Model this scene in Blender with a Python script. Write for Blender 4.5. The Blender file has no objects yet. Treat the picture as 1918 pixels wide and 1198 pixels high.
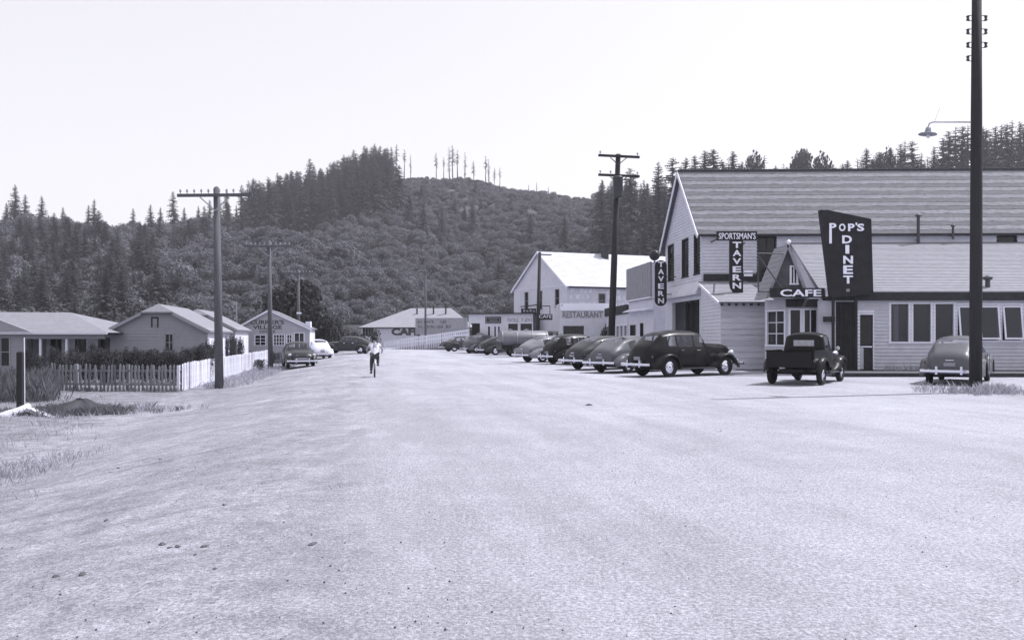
import bpy, math, random
import numpy as np
from mathutils import Vector

random.seed(7)
scene = bpy.context.scene
C = scene.collection
R = math.radians

# ------------------------------------------------------------------ camera, sky, sun, exposure
CAM_H = 1.6
F = 1600.0 / 1918.0                      # focal length over picture width
HX, HY = 959.0, 629.0                    # principal column, horizon row of the photograph
cam_d = bpy.data.cameras.new('camera')
cam_d.sensor_width = 36.0
cam_d.lens = 36.0 * F
cam_d.shift_y = 30.0 / 1918.0
cam_d.clip_start = 0.1
cam_d.clip_end = 6000.0
cam = bpy.data.objects.new('camera', cam_d)
C.objects.link(cam)
cam.location = (0, 0, CAM_H)
cam.rotation_euler = (R(90), 0, 0)
scene.camera = cam

SUN_EL, SUN_AZ = 56.0, 18.0              # sun to the right and a little beyond (angle from +X towards +Y)
world = bpy.data.worlds.new('World')
scene.world = world
world.use_nodes = True
wn, wl = world.node_tree.nodes, world.node_tree.links
wn.clear()
sky = wn.new('ShaderNodeTexSky')
sky.sky_type = 'NISHITA'
sky.sun_disc = False
sky.sun_elevation = R(SUN_EL)
sky.sun_rotation = R(90 - SUN_AZ)
sky.air_density = 1.0
sky.dust_density = 2.0
sky.ozone_density = 1.0
bw = wn.new('ShaderNodeRGBToBW')
pw = wn.new('ShaderNodeMath'); pw.operation = 'POWER'; pw.inputs[1].default_value = 0.32
tint = wn.new('ShaderNodeMix'); tint.data_type = 'RGBA'; tint.blend_type = 'MULTIPLY'
tint.inputs[0].default_value = 1.0
tint.inputs[7].default_value = (0.975, 0.968, 1.03, 1)
bg = wn.new('ShaderNodeBackground'); bg.inputs[1].default_value = 0.56
wo = wn.new('ShaderNodeOutputWorld')
wl.new(sky.outputs[0], bw.inputs[0]); wl.new(bw.outputs[0], pw.inputs[0])
wl.new(pw.outputs[0], tint.inputs[6]); wl.new(tint.outputs[2], bg.inputs[0]); wl.new(bg.outputs[0], wo.inputs[0])

sd = bpy.data.lights.new('sun', 'SUN')
sd.energy = 4.6
sd.angle = R(0.5)
sd.color = (1.0, 0.98, 1.03)
sun = bpy.data.objects.new('sun', sd)
C.objects.link(sun)
tosun = Vector((math.cos(R(SUN_EL)) * math.cos(R(SUN_AZ)), math.cos(R(SUN_EL)) * math.sin(R(SUN_AZ)), math.sin(R(SUN_EL))))
sun.rotation_euler = tosun.to_track_quat('Z', 'Y').to_euler()
sun.location = (60, 20, 80)

vs = scene.view_settings
vs.view_transform = 'Standard'
vs.look = 'None'
vs.exposure = 0.30
vs.gamma = 1.0
vs.use_curve_mapping = False
scene.cycles.use_denoising = True
scene.cycles.max_bounces = 6
scene.cycles.transparent_max_bounces = 12

# ------------------------------------------------------------------ helpers
def PX(x, d): return (x - HX) * d / 1600.0
def PZ(y, d): return CAM_H + (HY - y) * d / 1600.0
TINT = (0.975, 0.99, 1.13)
def g(v): return (v * TINT[0], v * TINT[1], v * TINT[2], 1.0)
RX, RY = -math.sin(R(10.1)), math.cos(R(10.1))          # street direction
def qq(x, y): return x * RY - y * RX
def sst(t):
    t = np.clip(t, 0, 1); return t * t * (3 - 2 * t)
def gz(x, y):
    q = qq(x, y)
    return float(-0.52 * sst((-q - 0.5) / 5.5))

ORG = {}
def origin_of(o):
    while o is not None and o.parent is not None: o = o.parent
    return ORG.get(o.name, Vector((0, 0, 0))) if o is not None else Vector((0, 0, 0))

def tag(o, label, cat, group=None, kind=None):
    if label: o['label'] = label
    if cat: o['category'] = cat
    if group: o['group'] = group
    if kind: o['kind'] = kind
    return o

def thing(name, label, cat, loc=(0, 0, 0), rotz=0.0, group=None):
    o = bpy.data.objects.new(name, None)
    o.empty_display_size = 0.2
    C.objects.link(o)
    o.location = loc; o.rotation_euler = (0, 0, rotz)
    if rotz == 0.0: ORG[o.name] = Vector(loc)
    return tag(o, label, cat, group)

def copy_tree(o, parent=None):
    c = o.copy(); C.objects.link(c); c.parent = parent
    for ch in list(o.children): copy_tree(ch, c)
    return c

class MB:
    def __init__(s): s.v = []; s.f = []
    def add(s, vs, fs):
        b = len(s.v); s.v.extend([tuple(map(float, p)) for p in vs]); s.f.extend([tuple(i + b for i in f) for f in fs]); return s
    def hexa(s, p):    # 8 points: bottom loop 0-3, top loop 4-7
        return s.add(p, [(3, 2, 1, 0), (4, 5, 6, 7), (0, 1, 5, 4), (1, 2, 6, 5), (2, 3, 7, 6), (3, 0, 4, 7)])
    def box(s, x0, x1, y0, y1, z0, z1):
        return s.hexa([(x0, y0, z0), (x1, y0, z0), (x1, y1, z0), (x0, y1, z0), (x0, y0, z1), (x1, y0, z1), (x1, y1, z1), (x0, y1, z1)])
    def bar(s, a, b, w, h, up=(0, 0, 1)):
        a, b = Vector(a), Vector(b); d = (b - a).normalized(); up = Vector(up)
        if abs(d.dot(up)) > .99: up = Vector((0, 1, 0))
        r = d.cross(up).normalized(); u = r.cross(d).normalized()
        p = []
        for q in (a, b):
            p += [q - r * w / 2 - u * h / 2, q + r * w / 2 - u * h / 2, q + r * w / 2 + u * h / 2, q - r * w / 2 + u * h / 2]
        return s.hexa([p[0], p[1], p[5], p[4], p[3], p[2], p[6], p[7]])
    def extrude(s, pts, vec):
        n = len(pts); vec = Vector(vec)
        a = [Vector(p) for p in pts]; b = [p + vec for p in a]
        fs = [tuple(range(n - 1, -1, -1)), tuple(range(n, 2 * n))]
        fs += [(i, (i + 1) % n, n + (i + 1) % n, n + i) for i in range(n)]
        return s.add(a + b, fs)
    def tube(s, path, rad, n=8, cap=True):
        path = [Vector(p) for p in path]
        if not hasattr(rad, '__len__'): rad = [rad] * len(path)
        vs, fs = [], []; prev = None
        for i, p in enumerate(path):
            d = (path[min(i + 1, len(path) - 1)] - path[max(i - 1, 0)]).normalized()
            ref = Vector((0, 0, 1)) if abs(d.z) < .9 else Vector((1, 0, 0))
            if prev is not None: ref = prev
            r = d.cross(ref)
            r = (r if r.length > 1e-4 else d.orthogonal()).normalized(); u = r.cross(d).normalized(); prev = u
            for k in range(n):
                a = 2 * math.pi * k / n
                vs.append(p + (r * math.cos(a) + u * math.sin(a)) * rad[i])
        for i in range(len(path) - 1):
            for k in range(n):
                fs.append((i * n + k, i * n + (k + 1) % n, (i + 1) * n + (k + 1) % n, (i + 1) * n + k))
        if cap:
            fs.append(tuple(range(n - 1, -1, -1))); fs.append(tuple(range((len(path) - 1) * n, len(path) * n)))
        return s.add(vs, fs)
    def lathe(s, prof, org=(0, 0, 0), axis=(0, 0, 1), n=16):
        ax = Vector(axis).normalized(); r = ax.orthogonal().normalized(); u = ax.cross(r); org = Vector(org)
        vs, fs = [], []
        for (rr, h) in prof:
            for k in range(n):
                a = 2 * math.pi * k / n
                vs.append(org + ax * h + (r * math.cos(a) + u * math.sin(a)) * max(rr, 1e-4))
        m = len(prof)
        for i in range(m - 1):
            for k in range(n):
                fs.append((i * n + k, i * n + (k + 1) % n, (i + 1) * n + (k + 1) % n, (i + 1) * n + k))
        return s.add(vs, fs)
    def mesh(s, name, mat, off=None, smooth=False):
        me = bpy.data.meshes.new(name)
        vs = s.v
        if off is not None and off.length > 0: vs = [(a - off.x, b - off.y, c - off.z) for a, b, c in vs]
        me.from_pydata(vs, [], s.f)
        if mat: me.materials.append(mat)
        if smooth: me.polygons.foreach_set('use_smooth', [True] * len(me.polygons))
        me.update()
        return me
    def build(s, name, mat, parent=None, smooth=False, kind=None, label=None):
        me = s.mesh(name, mat, origin_of(parent) if parent else None, smooth)
        o = bpy.data.objects.new(name, me); C.objects.link(o); o.parent = parent
        if kind: o['kind'] = kind
        if label: o['label'] = label
        return o

def place(name, me, parent, loc=(0, 0, 0), rot=(0, 0, 0)):
    o = bpy.data.objects.new(name, me); C.objects.link(o); o.parent = parent
    o.location = loc; o.rotation_euler = rot
    return o

# ------------------------------------------------------------------ materials
def newmat(name):
    m = bpy.data.materials.new(name); m.use_nodes = True
    nt = m.node_tree; nt.nodes.clear()
    out = nt.nodes.new('ShaderNodeOutputMaterial'); b = nt.nodes.new('ShaderNodeBsdfPrincipled')
    nt.links.new(b.outputs[0], out.inputs[0])
    return m, nt, b, out

def gmat(name, v, var=0.18, scale=4.0, rough=0.8, metal=0.0, coat=0.0, bump=0.0, bscale=40.0, stretch=(1, 1, 1), spec=0.3, grime=0.0, rnd=0.0):
    m, nt, b, out = newmat(name)
    N, L = nt.nodes, nt.links
    tc = N.new('ShaderNodeTexCoord'); mp = N.new('ShaderNodeMapping'); mp.inputs[3].default_value = stretch
    L.new(tc.outputs['Object'], mp.inputs[0])
    n1 = N.new('ShaderNodeTexNoise'); n1.inputs['Scale'].default_value = scale; n1.inputs['Detail'].default_value = 6; n1.inputs['Roughness'].default_value = .65
    L.new(mp.outputs[0], n1.inputs[0])
    cr = N.new('ShaderNodeValToRGB')
    cr.color_ramp.elements[0].position = .28; cr.color_ramp.elements[0].color = g(v * (1 - var))
    cr.color_ramp.elements[1].position = .72; cr.color_ramp.elements[1].color = g(v * (1 + var))
    L.new(n1.outputs[0], cr.inputs[0])
    col = cr.outputs[0]
    if grime > 0:
        n2 = N.new('ShaderNodeTexNoise'); n2.inputs['Scale'].default_value = scale * .35; n2.inputs['Detail'].default_value = 8; n2.inputs['Roughness'].default_value = .75
        L.new(mp.outputs[0], n2.inputs[0])
        c2 = N.new('ShaderNodeValToRGB'); c2.color_ramp.elements[0].position = .45; c2.color_ramp.elements[1].position = .75
        L.new(n2.outputs[0], c2.inputs[0])
        ml = N.new('ShaderNodeMath'); ml.operation = 'MULTIPLY'; ml.inputs[1].default_value = grime; L.new(c2.outputs[0], ml.inputs[0])
        mx = N.new('ShaderNodeMix'); mx.data_type = 'RGBA'; mx.inputs[7].default_value = g(v * .45)
        L.new(ml.outputs[0], mx.inputs[0]); L.new(col, mx.inputs[6]); col = mx.outputs[2]
    if rnd > 0:
        oi = N.new('ShaderNodeObjectInfo')
        mr = N.new('ShaderNodeMapRange'); mr.inputs[3].default_value = 1 - rnd; mr.inputs[4].default_value = 1 + rnd
        L.new(oi.outputs['Random'], mr.inputs[0])
        vm = N.new('ShaderNodeVectorMath'); vm.operation = 'SCALE'
        L.new(col, vm.inputs[0]); L.new(mr.outputs[0], vm.inputs['Scale']); col = vm.outputs[0]
    L.new(col, b.inputs['Base Color'])
    b.inputs['Roughness'].default_value = rough; b.inputs['Metallic'].default_value = metal
    b.inputs['Coat Weight'].default_value = coat; b.inputs['Coat Roughness'].default_value = .06
    b.inputs['Specular IOR Level'].default_value = spec
    if bump > 0:
        n3 = N.new('ShaderNodeTexNoise'); n3.inputs['Scale'].default_value = bscale; n3.inputs['Detail'].default_value = 4
        L.new(mp.outputs[0], n3.inputs[0])
        bp = N.new('ShaderNodeBump'); bp.inputs['Strength'].default_value = bump; bp.inputs['Distance'].default_value = .02
        L.new(n3.outputs[0], bp.inputs['Height']); L.new(bp.outputs[0], b.inputs['Normal'])
    return m

def leafmat(name, v, rnd=0.3, trans=0.25):
    m, nt, b, out = newmat(name)
    N, L = nt.nodes, nt.links
    oi = N.new('ShaderNodeObjectInfo'); ge = N.new('ShaderNodeNewGeometry')
    ad = N.new('ShaderNodeMath'); ad.operation = 'ADD'; L.new(oi.outputs['Random'], ad.inputs[0]); L.new(ge.outputs['Random Per Island'], ad.inputs[1])
    mr = N.new('ShaderNodeMapRange'); mr.inputs[2].default_value = 2.0; mr.inputs[3].default_value = v * (1 - rnd); mr.inputs[4].default_value = v * (1 + rnd)
    L.new(ad.outputs[0], mr.inputs[0])
    cb = N.new('ShaderNodeVectorMath'); cb.operation = 'SCALE'; cb.inputs[0].default_value = TINT
    L.new(mr.outputs[0], cb.inputs['Scale'])
    L.new(cb.outputs[0], b.inputs['Base Color']); b.inputs['Roughness'].default_value = .75; b.inputs['Specular IOR Level'].default_value = .2
    tr = N.new('ShaderNodeBsdfTranslucent'); L.new(cb.outputs[0], tr.inputs[0])
    mx = N.new('ShaderNodeMixShader'); mx.inputs[0].default_value = trans
    L.new(b.outputs[0], mx.inputs[1]); L.new(tr.outputs[0], mx.inputs[2]); L.new(mx.outputs[0], out.inputs[0])
    return m

def glassmat(name, film=.05, thru=.9, refl=.5):
    m = bpy.data.materials.new(name); m.use_nodes = True
    nt = m.node_tree; nt.nodes.clear(); N, L = nt.nodes, nt.links
    out = N.new('ShaderNodeOutputMaterial')
    t = N.new('ShaderNodeBsdfTransparent'); t.inputs[0].default_value = (thru, thru, thru, 1)
    gl = N.new('ShaderNodeBsdfGlossy'); gl.inputs['Roughness'].default_value = .04; gl.inputs[0].default_value = g(.9)
    df = N.new('ShaderNodeBsdfDiffuse'); df.inputs[0].default_value = g(.30)
    lw = N.new('ShaderNodeLayerWeight'); lw.inputs[0].default_value = .5
    pw_ = N.new('ShaderNodeMath'); pw_.operation = 'POWER'; pw_.inputs[1].default_value = 3.5; L.new(lw.outputs['Facing'], pw_.inputs[0])
    fr = N.new('ShaderNodeMath'); fr.operation = 'MULTIPLY_ADD'; fr.inputs[1].default_value = refl; fr.inputs[2].default_value = .04; L.new(pw_.outputs[0], fr.inputs[0])
    m0 = N.new('ShaderNodeMixShader'); m0.inputs[0].default_value = film
    m1 = N.new('ShaderNodeMixShader')
    L.new(t.outputs[0], m0.inputs[1]); L.new(df.outputs[0], m0.inputs[2])
    L.new(fr.outputs[0], m1.inputs[0]); L.new(m0.outputs[0], m1.inputs[1]); L.new(gl.outputs[0], m1.inputs[2]); L.new(m1.outputs[0], out.inputs[0])
    return m

M = {}
M['white'] = gmat('white_paint', .62, .08, 3, .7, bump=.15, bscale=25, grime=.25)
M['gable_white'] = M['white']
M['grey_wall'] = gmat('grey_paint', .50, .10, 3, .75, bump=.15, grime=.2)
M['cottage'] = gmat('cottage_paint', .29, .08, 3, .75, bump=.1, grime=.12)
M['office'] = gmat('office_paint', .40, .08, 3, .75, bump=.1, grime=.15)
M['plank'] = gmat('bare_plank', .55, .22, 5, .85, bump=.3, stretch=(.3, 1, 6), grime=.35, rnd=.12)
M['trim'] = gmat('white_trim', .72, .06, 5, .6)
M['trim_dark'] = gmat('dark_trim', .038, .3, 5, .8, spec=.12)
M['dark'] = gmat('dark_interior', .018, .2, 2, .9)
M['pane'] = gmat('window_pane', .018, .45, 1.6, .07, spec=.32)
M['signdark'] = gmat('sign_dark', .028, .3, 3, .75, spec=.12)
M['signgrey'] = gmat('sign_grey', .26, .15, 3, .7)
M['letter'] = gmat('letter_white', .85, .04, 8, .5)
M['letterdark'] = gmat('letter_dark', .05, .2, 8, .6)
M['letterfaint'] = gmat('letter_faint', .20, .35, 6, .7)
M['letterpale'] = gmat('letter_pale', .75, .2, 6, .7)
M['pole'] = gmat('pole_wood', .10, .3, 6, .85, bump=.5, bscale=18, stretch=(6, 6, .35))
M['poledark'] = gmat('creosote_wood', .026, .3, 6, .8, bump=.5, bscale=18, stretch=(6, 6, .35))
M['metal'] = gmat('grey_metal', .30, .15, 5, .4, metal=.7)
M['metaldark'] = gmat('dark_metal', .06, .2, 5, .45, metal=.3)
M['chrome'] = gmat('chrome', .70, .05, 5, .12, metal=1.0)
M['tyre'] = gmat('tyre_rubber', .014, .2, 12, .85)
M['roofwhite'] = gmat('white_roofing', .50, .10, 1.2, .8, bump=.25, bscale=10, grime=.15)
M['rooflight'] = gmat('pale_shingles', .26, .14, 3, .85, bump=.4, bscale=14, grime=.18)
M['roofband_a'] = gmat('shingle_pale', .185, .22, 4, .85, bump=.5, bscale=10, rnd=.05)
M['roofband_b'] = gmat('shingle_grey', .115, .22, 4, .85, bump=.5, bscale=10, rnd=.05)
M['cottageroof'] = gmat('cottage_shingles', .205, .14, 3, .85, bump=.4, bscale=14)
M['picket'] = gmat('picket_white', .62, .14, 6, .75, grime=.4, rnd=.24)
M['picketold'] = gmat('picket_weathered', .19, .25, 6, .9, grime=.3, rnd=.3)
M['board'] = gmat('boardwalk_wood', .13, .25, 4, .9, bump=.4, rnd=.2)
M['brick'] = gmat('chimney_dark', .05, .25, 6, .9)
M['log'] = gmat('bleached_log', .55, .2, 5, .85, bump=.6, bscale=12, stretch=(1, 4, 4))
M['stone'] = gmat('stone', .10, .4, 8, .9, rnd=.5)
M['glass'] = glassmat('car_glass')
M['shopglass'] = glassmat('shop_glass', .02, .55, .5)
M['seat'] = gmat('car_seat', .05, .2, 6, .9)
M['lens'] = gmat('lamp_lens', .55, .05, 6, .08, spec=.8)
M['tail'] = gmat('tail_lens', .06, .1, 6, .1, spec=.6)
M['conifer'] = leafmat('conifer_needles', .095, .35, .15)
M['brush'] = leafmat('alder_leaves', .15, .35, .22)
M['shrub'] = leafmat('shrub_leaves', .055, .4, .15)
M['oak'] = leafmat('dark_tree_leaves', .024, .4, .12)
M['bark'] = gmat('bark', .07, .3, 5, .9)
M['grass'] = leafmat('dry_grass', .42, .45, .3)
M['weeds'] = leafmat('weeds', .13, .45, .25)
def paint(name, v): return gmat(name, v, .10, 2.0, .34, coat=.10, spec=.12, grime=.0)

def ground_material():
    m, nt, b, out = newmat('gravel_road')
    N, L = nt.nodes, nt.links
    ge = N.new('ShaderNodeNewGeometry')
    def noise(scale, det, rough=.6, vec=None):
        n = N.new('ShaderNodeTexNoise'); n.inputs['Scale'].default_value = scale; n.inputs['Detail'].default_value = det; n.inputs['Roughness'].default_value = rough
        L.new(vec or ge.outputs['Position'], n.inputs[0]); return n.outputs[0]
    def ramp(src, p0, p1, a, c):
        r = N.new('ShaderNodeMapRange'); r.interpolation_type = 'SMOOTHSTEP'
        for i, vv in enumerate((p0, p1, a, c)): r.inputs[i + 1].default_value = vv
        L.new(src, r.inputs[0]); return r.outputs[0]
    def mul(a, c):
        k = N.new('ShaderNodeMath'); k.operation = 'MULTIPLY'
        L.new(a, k.inputs[0])
        if isinstance(c, float): k.inputs[1].default_value = c
        else: L.new(c, k.inputs[1])
        return k.outputs[0]
    mp = N.new('ShaderNodeMapping'); mp.vector_type = 'TEXTURE'
    mp.inputs[2].default_value = (0, 0, R(10.1)); mp.inputs[3].default_value = (1.0, 9.0, 1.0)
    L.new(ge.outputs['Position'], mp.inputs[0])
    sep = N.new('ShaderNodeSeparateXYZ'); L.new(ge.outputs['Position'], sep.inputs[0])
    qa = mul(sep.outputs[0], RY); qb = mul(sep.outputs[1], -RX)
    q = N.new('ShaderNodeMath'); q.operation = 'ADD'; L.new(qa, q.inputs[0]); L.new(qb, q.inputs[1])
    big = ramp(noise(.16, 5), .3, .7, .92, 1.07)
    med = ramp(noise(1.1, 6, .7), .3, .7, .94, 1.06)
    track = ramp(noise(.9, 5, .65, mp.outputs[0]), .32, .68, .91, 1.08)
    fine = ramp(noise(34, 4, .85), .32, .70, .54, 1.34)
    grit = ramp(noise(10, 5, .85), .32, .68, .86, 1.12)
    # dust paler on the right hand side and where wheels have swept it, earth browner by the verge
    side = ramp(q.outputs[0], -5.0, 7.0, .92, 1.17)
    scuff = mul(ramp(noise(.75, 7, .75), .34, .66, .86, 1.08), ramp(noise(3.4, 7, .8), .34, .66, .82, 1.13))
    qe = N.new('ShaderNodeMath'); qe.operation = 'MULTIPLY_ADD'; qe.inputs[1].default_value = 2.2; L.new(noise(.5, 6, .7), qe.inputs[0]); L.new(q.outputs[0], qe.inputs[2])
    lm = ramp(qe.outputs[0], .6, 1.5, 1.0, 0.0)
    rc = N.new('ShaderNodeVectorMath'); rc.operation = 'SUBTRACT'; rc.inputs[1].default_value = (-8.5, 15.5, 0); L.new(ge.outputs['Position'], rc.inputs[0])
    rw = N.new('ShaderNodeTexWave'); rw.wave_type = 'RINGS'; rw.rings_direction = 'Z'; rw.inputs['Scale'].default_value = .36; rw.inputs['Distortion'].default_value = 1.2; rw.inputs['Detail'].default_value = 5.0; rw.inputs['Detail Scale'].default_value = 2.0
    L.new(rc.outputs[0], rw.inputs[0])
    arcs = mul(mul(ramp(rw.outputs['Fac'], .78, .96, 0.0, 1.0), ramp(noise(.30, 4, .6), .42, .66, 0.0, 1.0)), lm)
    bend = N.new('ShaderNodeMath'); bend.operation = 'MULTIPLY_ADD'; bend.inputs[1].default_value = 1.7
    sn = N.new('ShaderNodeMath'); sn.operation = 'SINE'; L.new(mul(sep.outputs[1], .19), sn.inputs[0]); L.new(sn.outputs[0], bend.inputs[0]); L.new(q.outputs[0], bend.inputs[2])
    cq = N.new('ShaderNodeCombineXYZ'); L.new(bend.outputs[0], cq.inputs[0]); L.new(mul(sep.outputs[1], .05), cq.inputs[1])
    wv = N.new('ShaderNodeTexWave'); wv.inputs['Scale'].default_value = .42; wv.inputs['Distortion'].default_value = 1.5; wv.inputs['Detail'].default_value = 4.0; wv.inputs['Detail Scale'].default_value = 2.5
    L.new(cq.outputs[0], wv.inputs[0])
    rut0 = ramp(wv.outputs['Fac'], .80, .97, 0.0, 1.0)
    rut1 = mul(rut0, ramp(noise(.22, 4, .6), .36, .70, 0.0, 1.0))
    rutm = mul(rut1, ramp(q.outputs[0], -1.0, 6.0, 1.0, .25))
    swp = ramp(wv.outputs['Fac'], .45, .72, 0.0, 1.0)
    pale = mul(mul(swp, ramp(noise(.28, 4, .6), .45, .62, 0.0, 1.0)), ramp(q.outputs[0], -.5, 3.0, 1.0, .1))
    ruts = mul(mul(ramp(rutm, 0.0, 1.0, 1.0, .88), ramp(arcs, 0.0, 1.0, 1.0, .82)), ramp(pale, 0.0, 1.0, 1.0, 1.14))
    sm = N.new('ShaderNodeMix'); sm.data_type = 'FLOAT'; sm.inputs[2].default_value = 1.0; L.new(lm, sm.inputs[0]); L.new(scuff, sm.inputs[3])
    v = mul(mul(mul(mul(big, med), mul(track, fine)), mul(grit, side)), mul(sm.outputs[0], ruts))
    base = mul(v, .345)
    # trodden earth and short dead grass left of the carriageway
    vn = noise(.55, 7, .75)
    qn = N.new('ShaderNodeMath'); qn.operation = 'MULTIPLY_ADD'; qn.inputs[1].default_value = 9.0; L.new(vn, qn.inputs[0]); L.new(q.outputs[0], qn.inputs[2])
    verge = ramp(qn.outputs[0], -3.6, -.6, 1.0, 0.0)
    earth = mul(mul(ramp(noise(2.2, 8, .8), .3, .7, .6, 1.3), fine), .235)
    mx = N.new('ShaderNodeMix'); mx.data_type = 'FLOAT'
    L.new(verge, mx.inputs[0]); L.new(base, mx.inputs[2]); L.new(earth, mx.inputs[3])
    cb = N.new('ShaderNodeVectorMath'); cb.operation = 'SCALE'; cb.inputs[0].default_value = TINT
    L.new(mx.outputs[0], cb.inputs['Scale']); L.new(cb.outputs[0], b.inputs['Base Color'])
    b.inputs['Roughness'].default_value = .95; b.inputs['Specular IOR Level'].default_value = .15
    bp = N.new('ShaderNodeBump'); bp.inputs['Strength'].default_value = .55; bp.inputs['Distance'].default_value = .03
    ad = N.new('ShaderNodeMath'); ad.operation = 'ADD'; L.new(mul(fine, ruts), ad.inputs[0]); L.new(mul(mul(med, ruts), 2.5), ad.inputs[1])
    L.new(ad.outputs[0], bp.inputs['Height']); L.new(bp.outputs[0], b.inputs['Normal'])
    return m
M['ground'] = ground_material()
M['hill'] = gmat('hill_earth', .055, .35, .05, .95)
M['earth'] = gmat('dark_earth', .055, .4, 2.5, .95, bump=.8, bscale=9)

# ------------------------------------------------------------------ ground and hills
def build_ground():
    xs = np.concatenate([-np.geomspace(3000, 30, 26), np.linspace(-29, 29, 88), np.geomspace(30, 3000, 26)])
    ys = np.concatenate([-np.geomspace(300, 3, 12), np.linspace(-2, 3, 7), np.linspace(3.4, 60, 120), np.geomspace(61, 4000, 50)])
    X, Y = np.meshgrid(xs, ys)
    q = X * RY - Y * RX
    t = sst((-q - .5) / 5.5)
    Z = -.52 * t
    rng = np.random.default_rng(3)
    und = .012 * np.sin(X * .9 + .3 * np.sin(Y * .5)) * np.sin(Y * .37 + 1) + 0.006 * np.sin(X * 2.3 + Y * 1.1)
    near = sst((70 - Y) / 20) * sst((Y + 1) / 4) * sst((40 - np.abs(X)) / 10)
    Z = Z + (und * (.25 + .9 * t)) * near
    nx, ny = len(xs), len(ys)
    me = bpy.data.meshes.new('ground')
    V = np.stack([X.ravel(), Y.ravel(), Z.ravel()], 1)
    fs = [(j * nx + i, j * nx + i + 1, (j + 1) * nx + i + 1, (j + 1) * nx + i) for j in range(ny - 1) for i in range(nx - 1)]
    me.from_pydata(V.tolist(), [], fs); me.materials.append(M['ground'])
    me.polygons.foreach_set('use_smooth', [True] * len(me.polygons)); me.update()
    o = bpy.data.objects.new('ground', me); C.objects.link(o); o['kind'] = 'structure'
build_ground()

def knots(p, ks): return np.interp(p, [k[0] for k in ks], [k[1] for k in ks])
RIDGE_D = [(-3000, 330), (0, 330), (350, 345), (500, 400), (700, 455), (900, 480), (1080, 470), (1200, 340), (1400, 285), (1918, 280), (5000, 280)]
RIDGE_Y = [(-3000, 450), (0, 440), (100, 442), (200, 450), (350, 443), (450, 432), (520, 420), (600, 395), (680, 362), (740, 342), (800, 338), (850, 346), (900, 357), (1000, 369), (1100, 377), (1160, 390), (1220, 400), (1300, 404), (1600, 402), (1750, 392), (1918, 385), (5000, 410)]
FOOT_D = [(-3000, 115), (0, 115), (450, 135), (700, 150), (900, 150), (1100, 130), (1300, 100), (5000, 100)]
SPUR_Y = [(-3000, 600), (0, 560), (150, 545), (280, 505), (360, 470), (430, 448), (500, 436), (560, 447), (620, 474), (700, 500), (760, 520), (800, 540), (840, 575), (880, 629), (5000, 629)]
def hill_z(p, d):
    Rd = knots(p, RIDGE_D); zr = CAM_H + (HY - knots(p, RIDGE_Y)) * Rd / 1600.0
    Fd = knots(p, FOOT_D)
    t = np.clip((d - Fd) / (Rd - Fd), 0, 1)
    z = zr * (.35 * t + .65 * t * t * (3 - 2 * t))
    z = np.where(d > Rd, zr - (d - Rd) * .22, z)
    z = z + t * (2.2 * np.sin(p * .021 + d * .018) + 1.6 * np.sin(p * .043 - d * .031 + 2)) * np.clip((Rd - d) / 60, 0, 1)
    zs = (HY - knots(p, SPUR_Y)) * 215.0 / 1600.0
    w = np.where(d < 215, 48.0, 60.0)
    sp = zs * np.exp(-((d - 215.0) / w) ** 2)
    z = np.maximum(z, sp)
    return np.where(d <= Fd + .1, np.minimum(z, 0) - 1.5, z)
def hill_pt(px, d): return Vector((PX(px, d), d, float(hill_z(np.array(float(px)), np.array(float(d))))))

def build_hills():
    ps = np.linspace(-2600, 4600, 300); ds = np.concatenate([np.linspace(95, 500, 82), np.linspace(510, 900, 14)])
    P, D = np.meshgrid(ps, ds)
    Z = hill_z(P, D); X = (P - HX) * D / 1600.0
    nx, ny = len(ps), len(ds)
    me = bpy.data.meshes.new('hills')
    fs = [(j * nx + i, j * nx + i + 1, (j + 1) * nx + i + 1, (j + 1) * nx + i) for j in range(ny - 1) for i in range(nx - 1)]
    me.from_pydata(np.stack([X.ravel(), D.ravel(), Z.ravel()], 1).tolist(), [], fs); me.materials.append(M['hill'])
    me.polygons.foreach_set('use_smooth', [True] * len(me.polygons)); me.update()
    o = bpy.data.objects.new('hills', me); C.objects.link(o); o['kind'] = 'structure'
build_hills()

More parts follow.
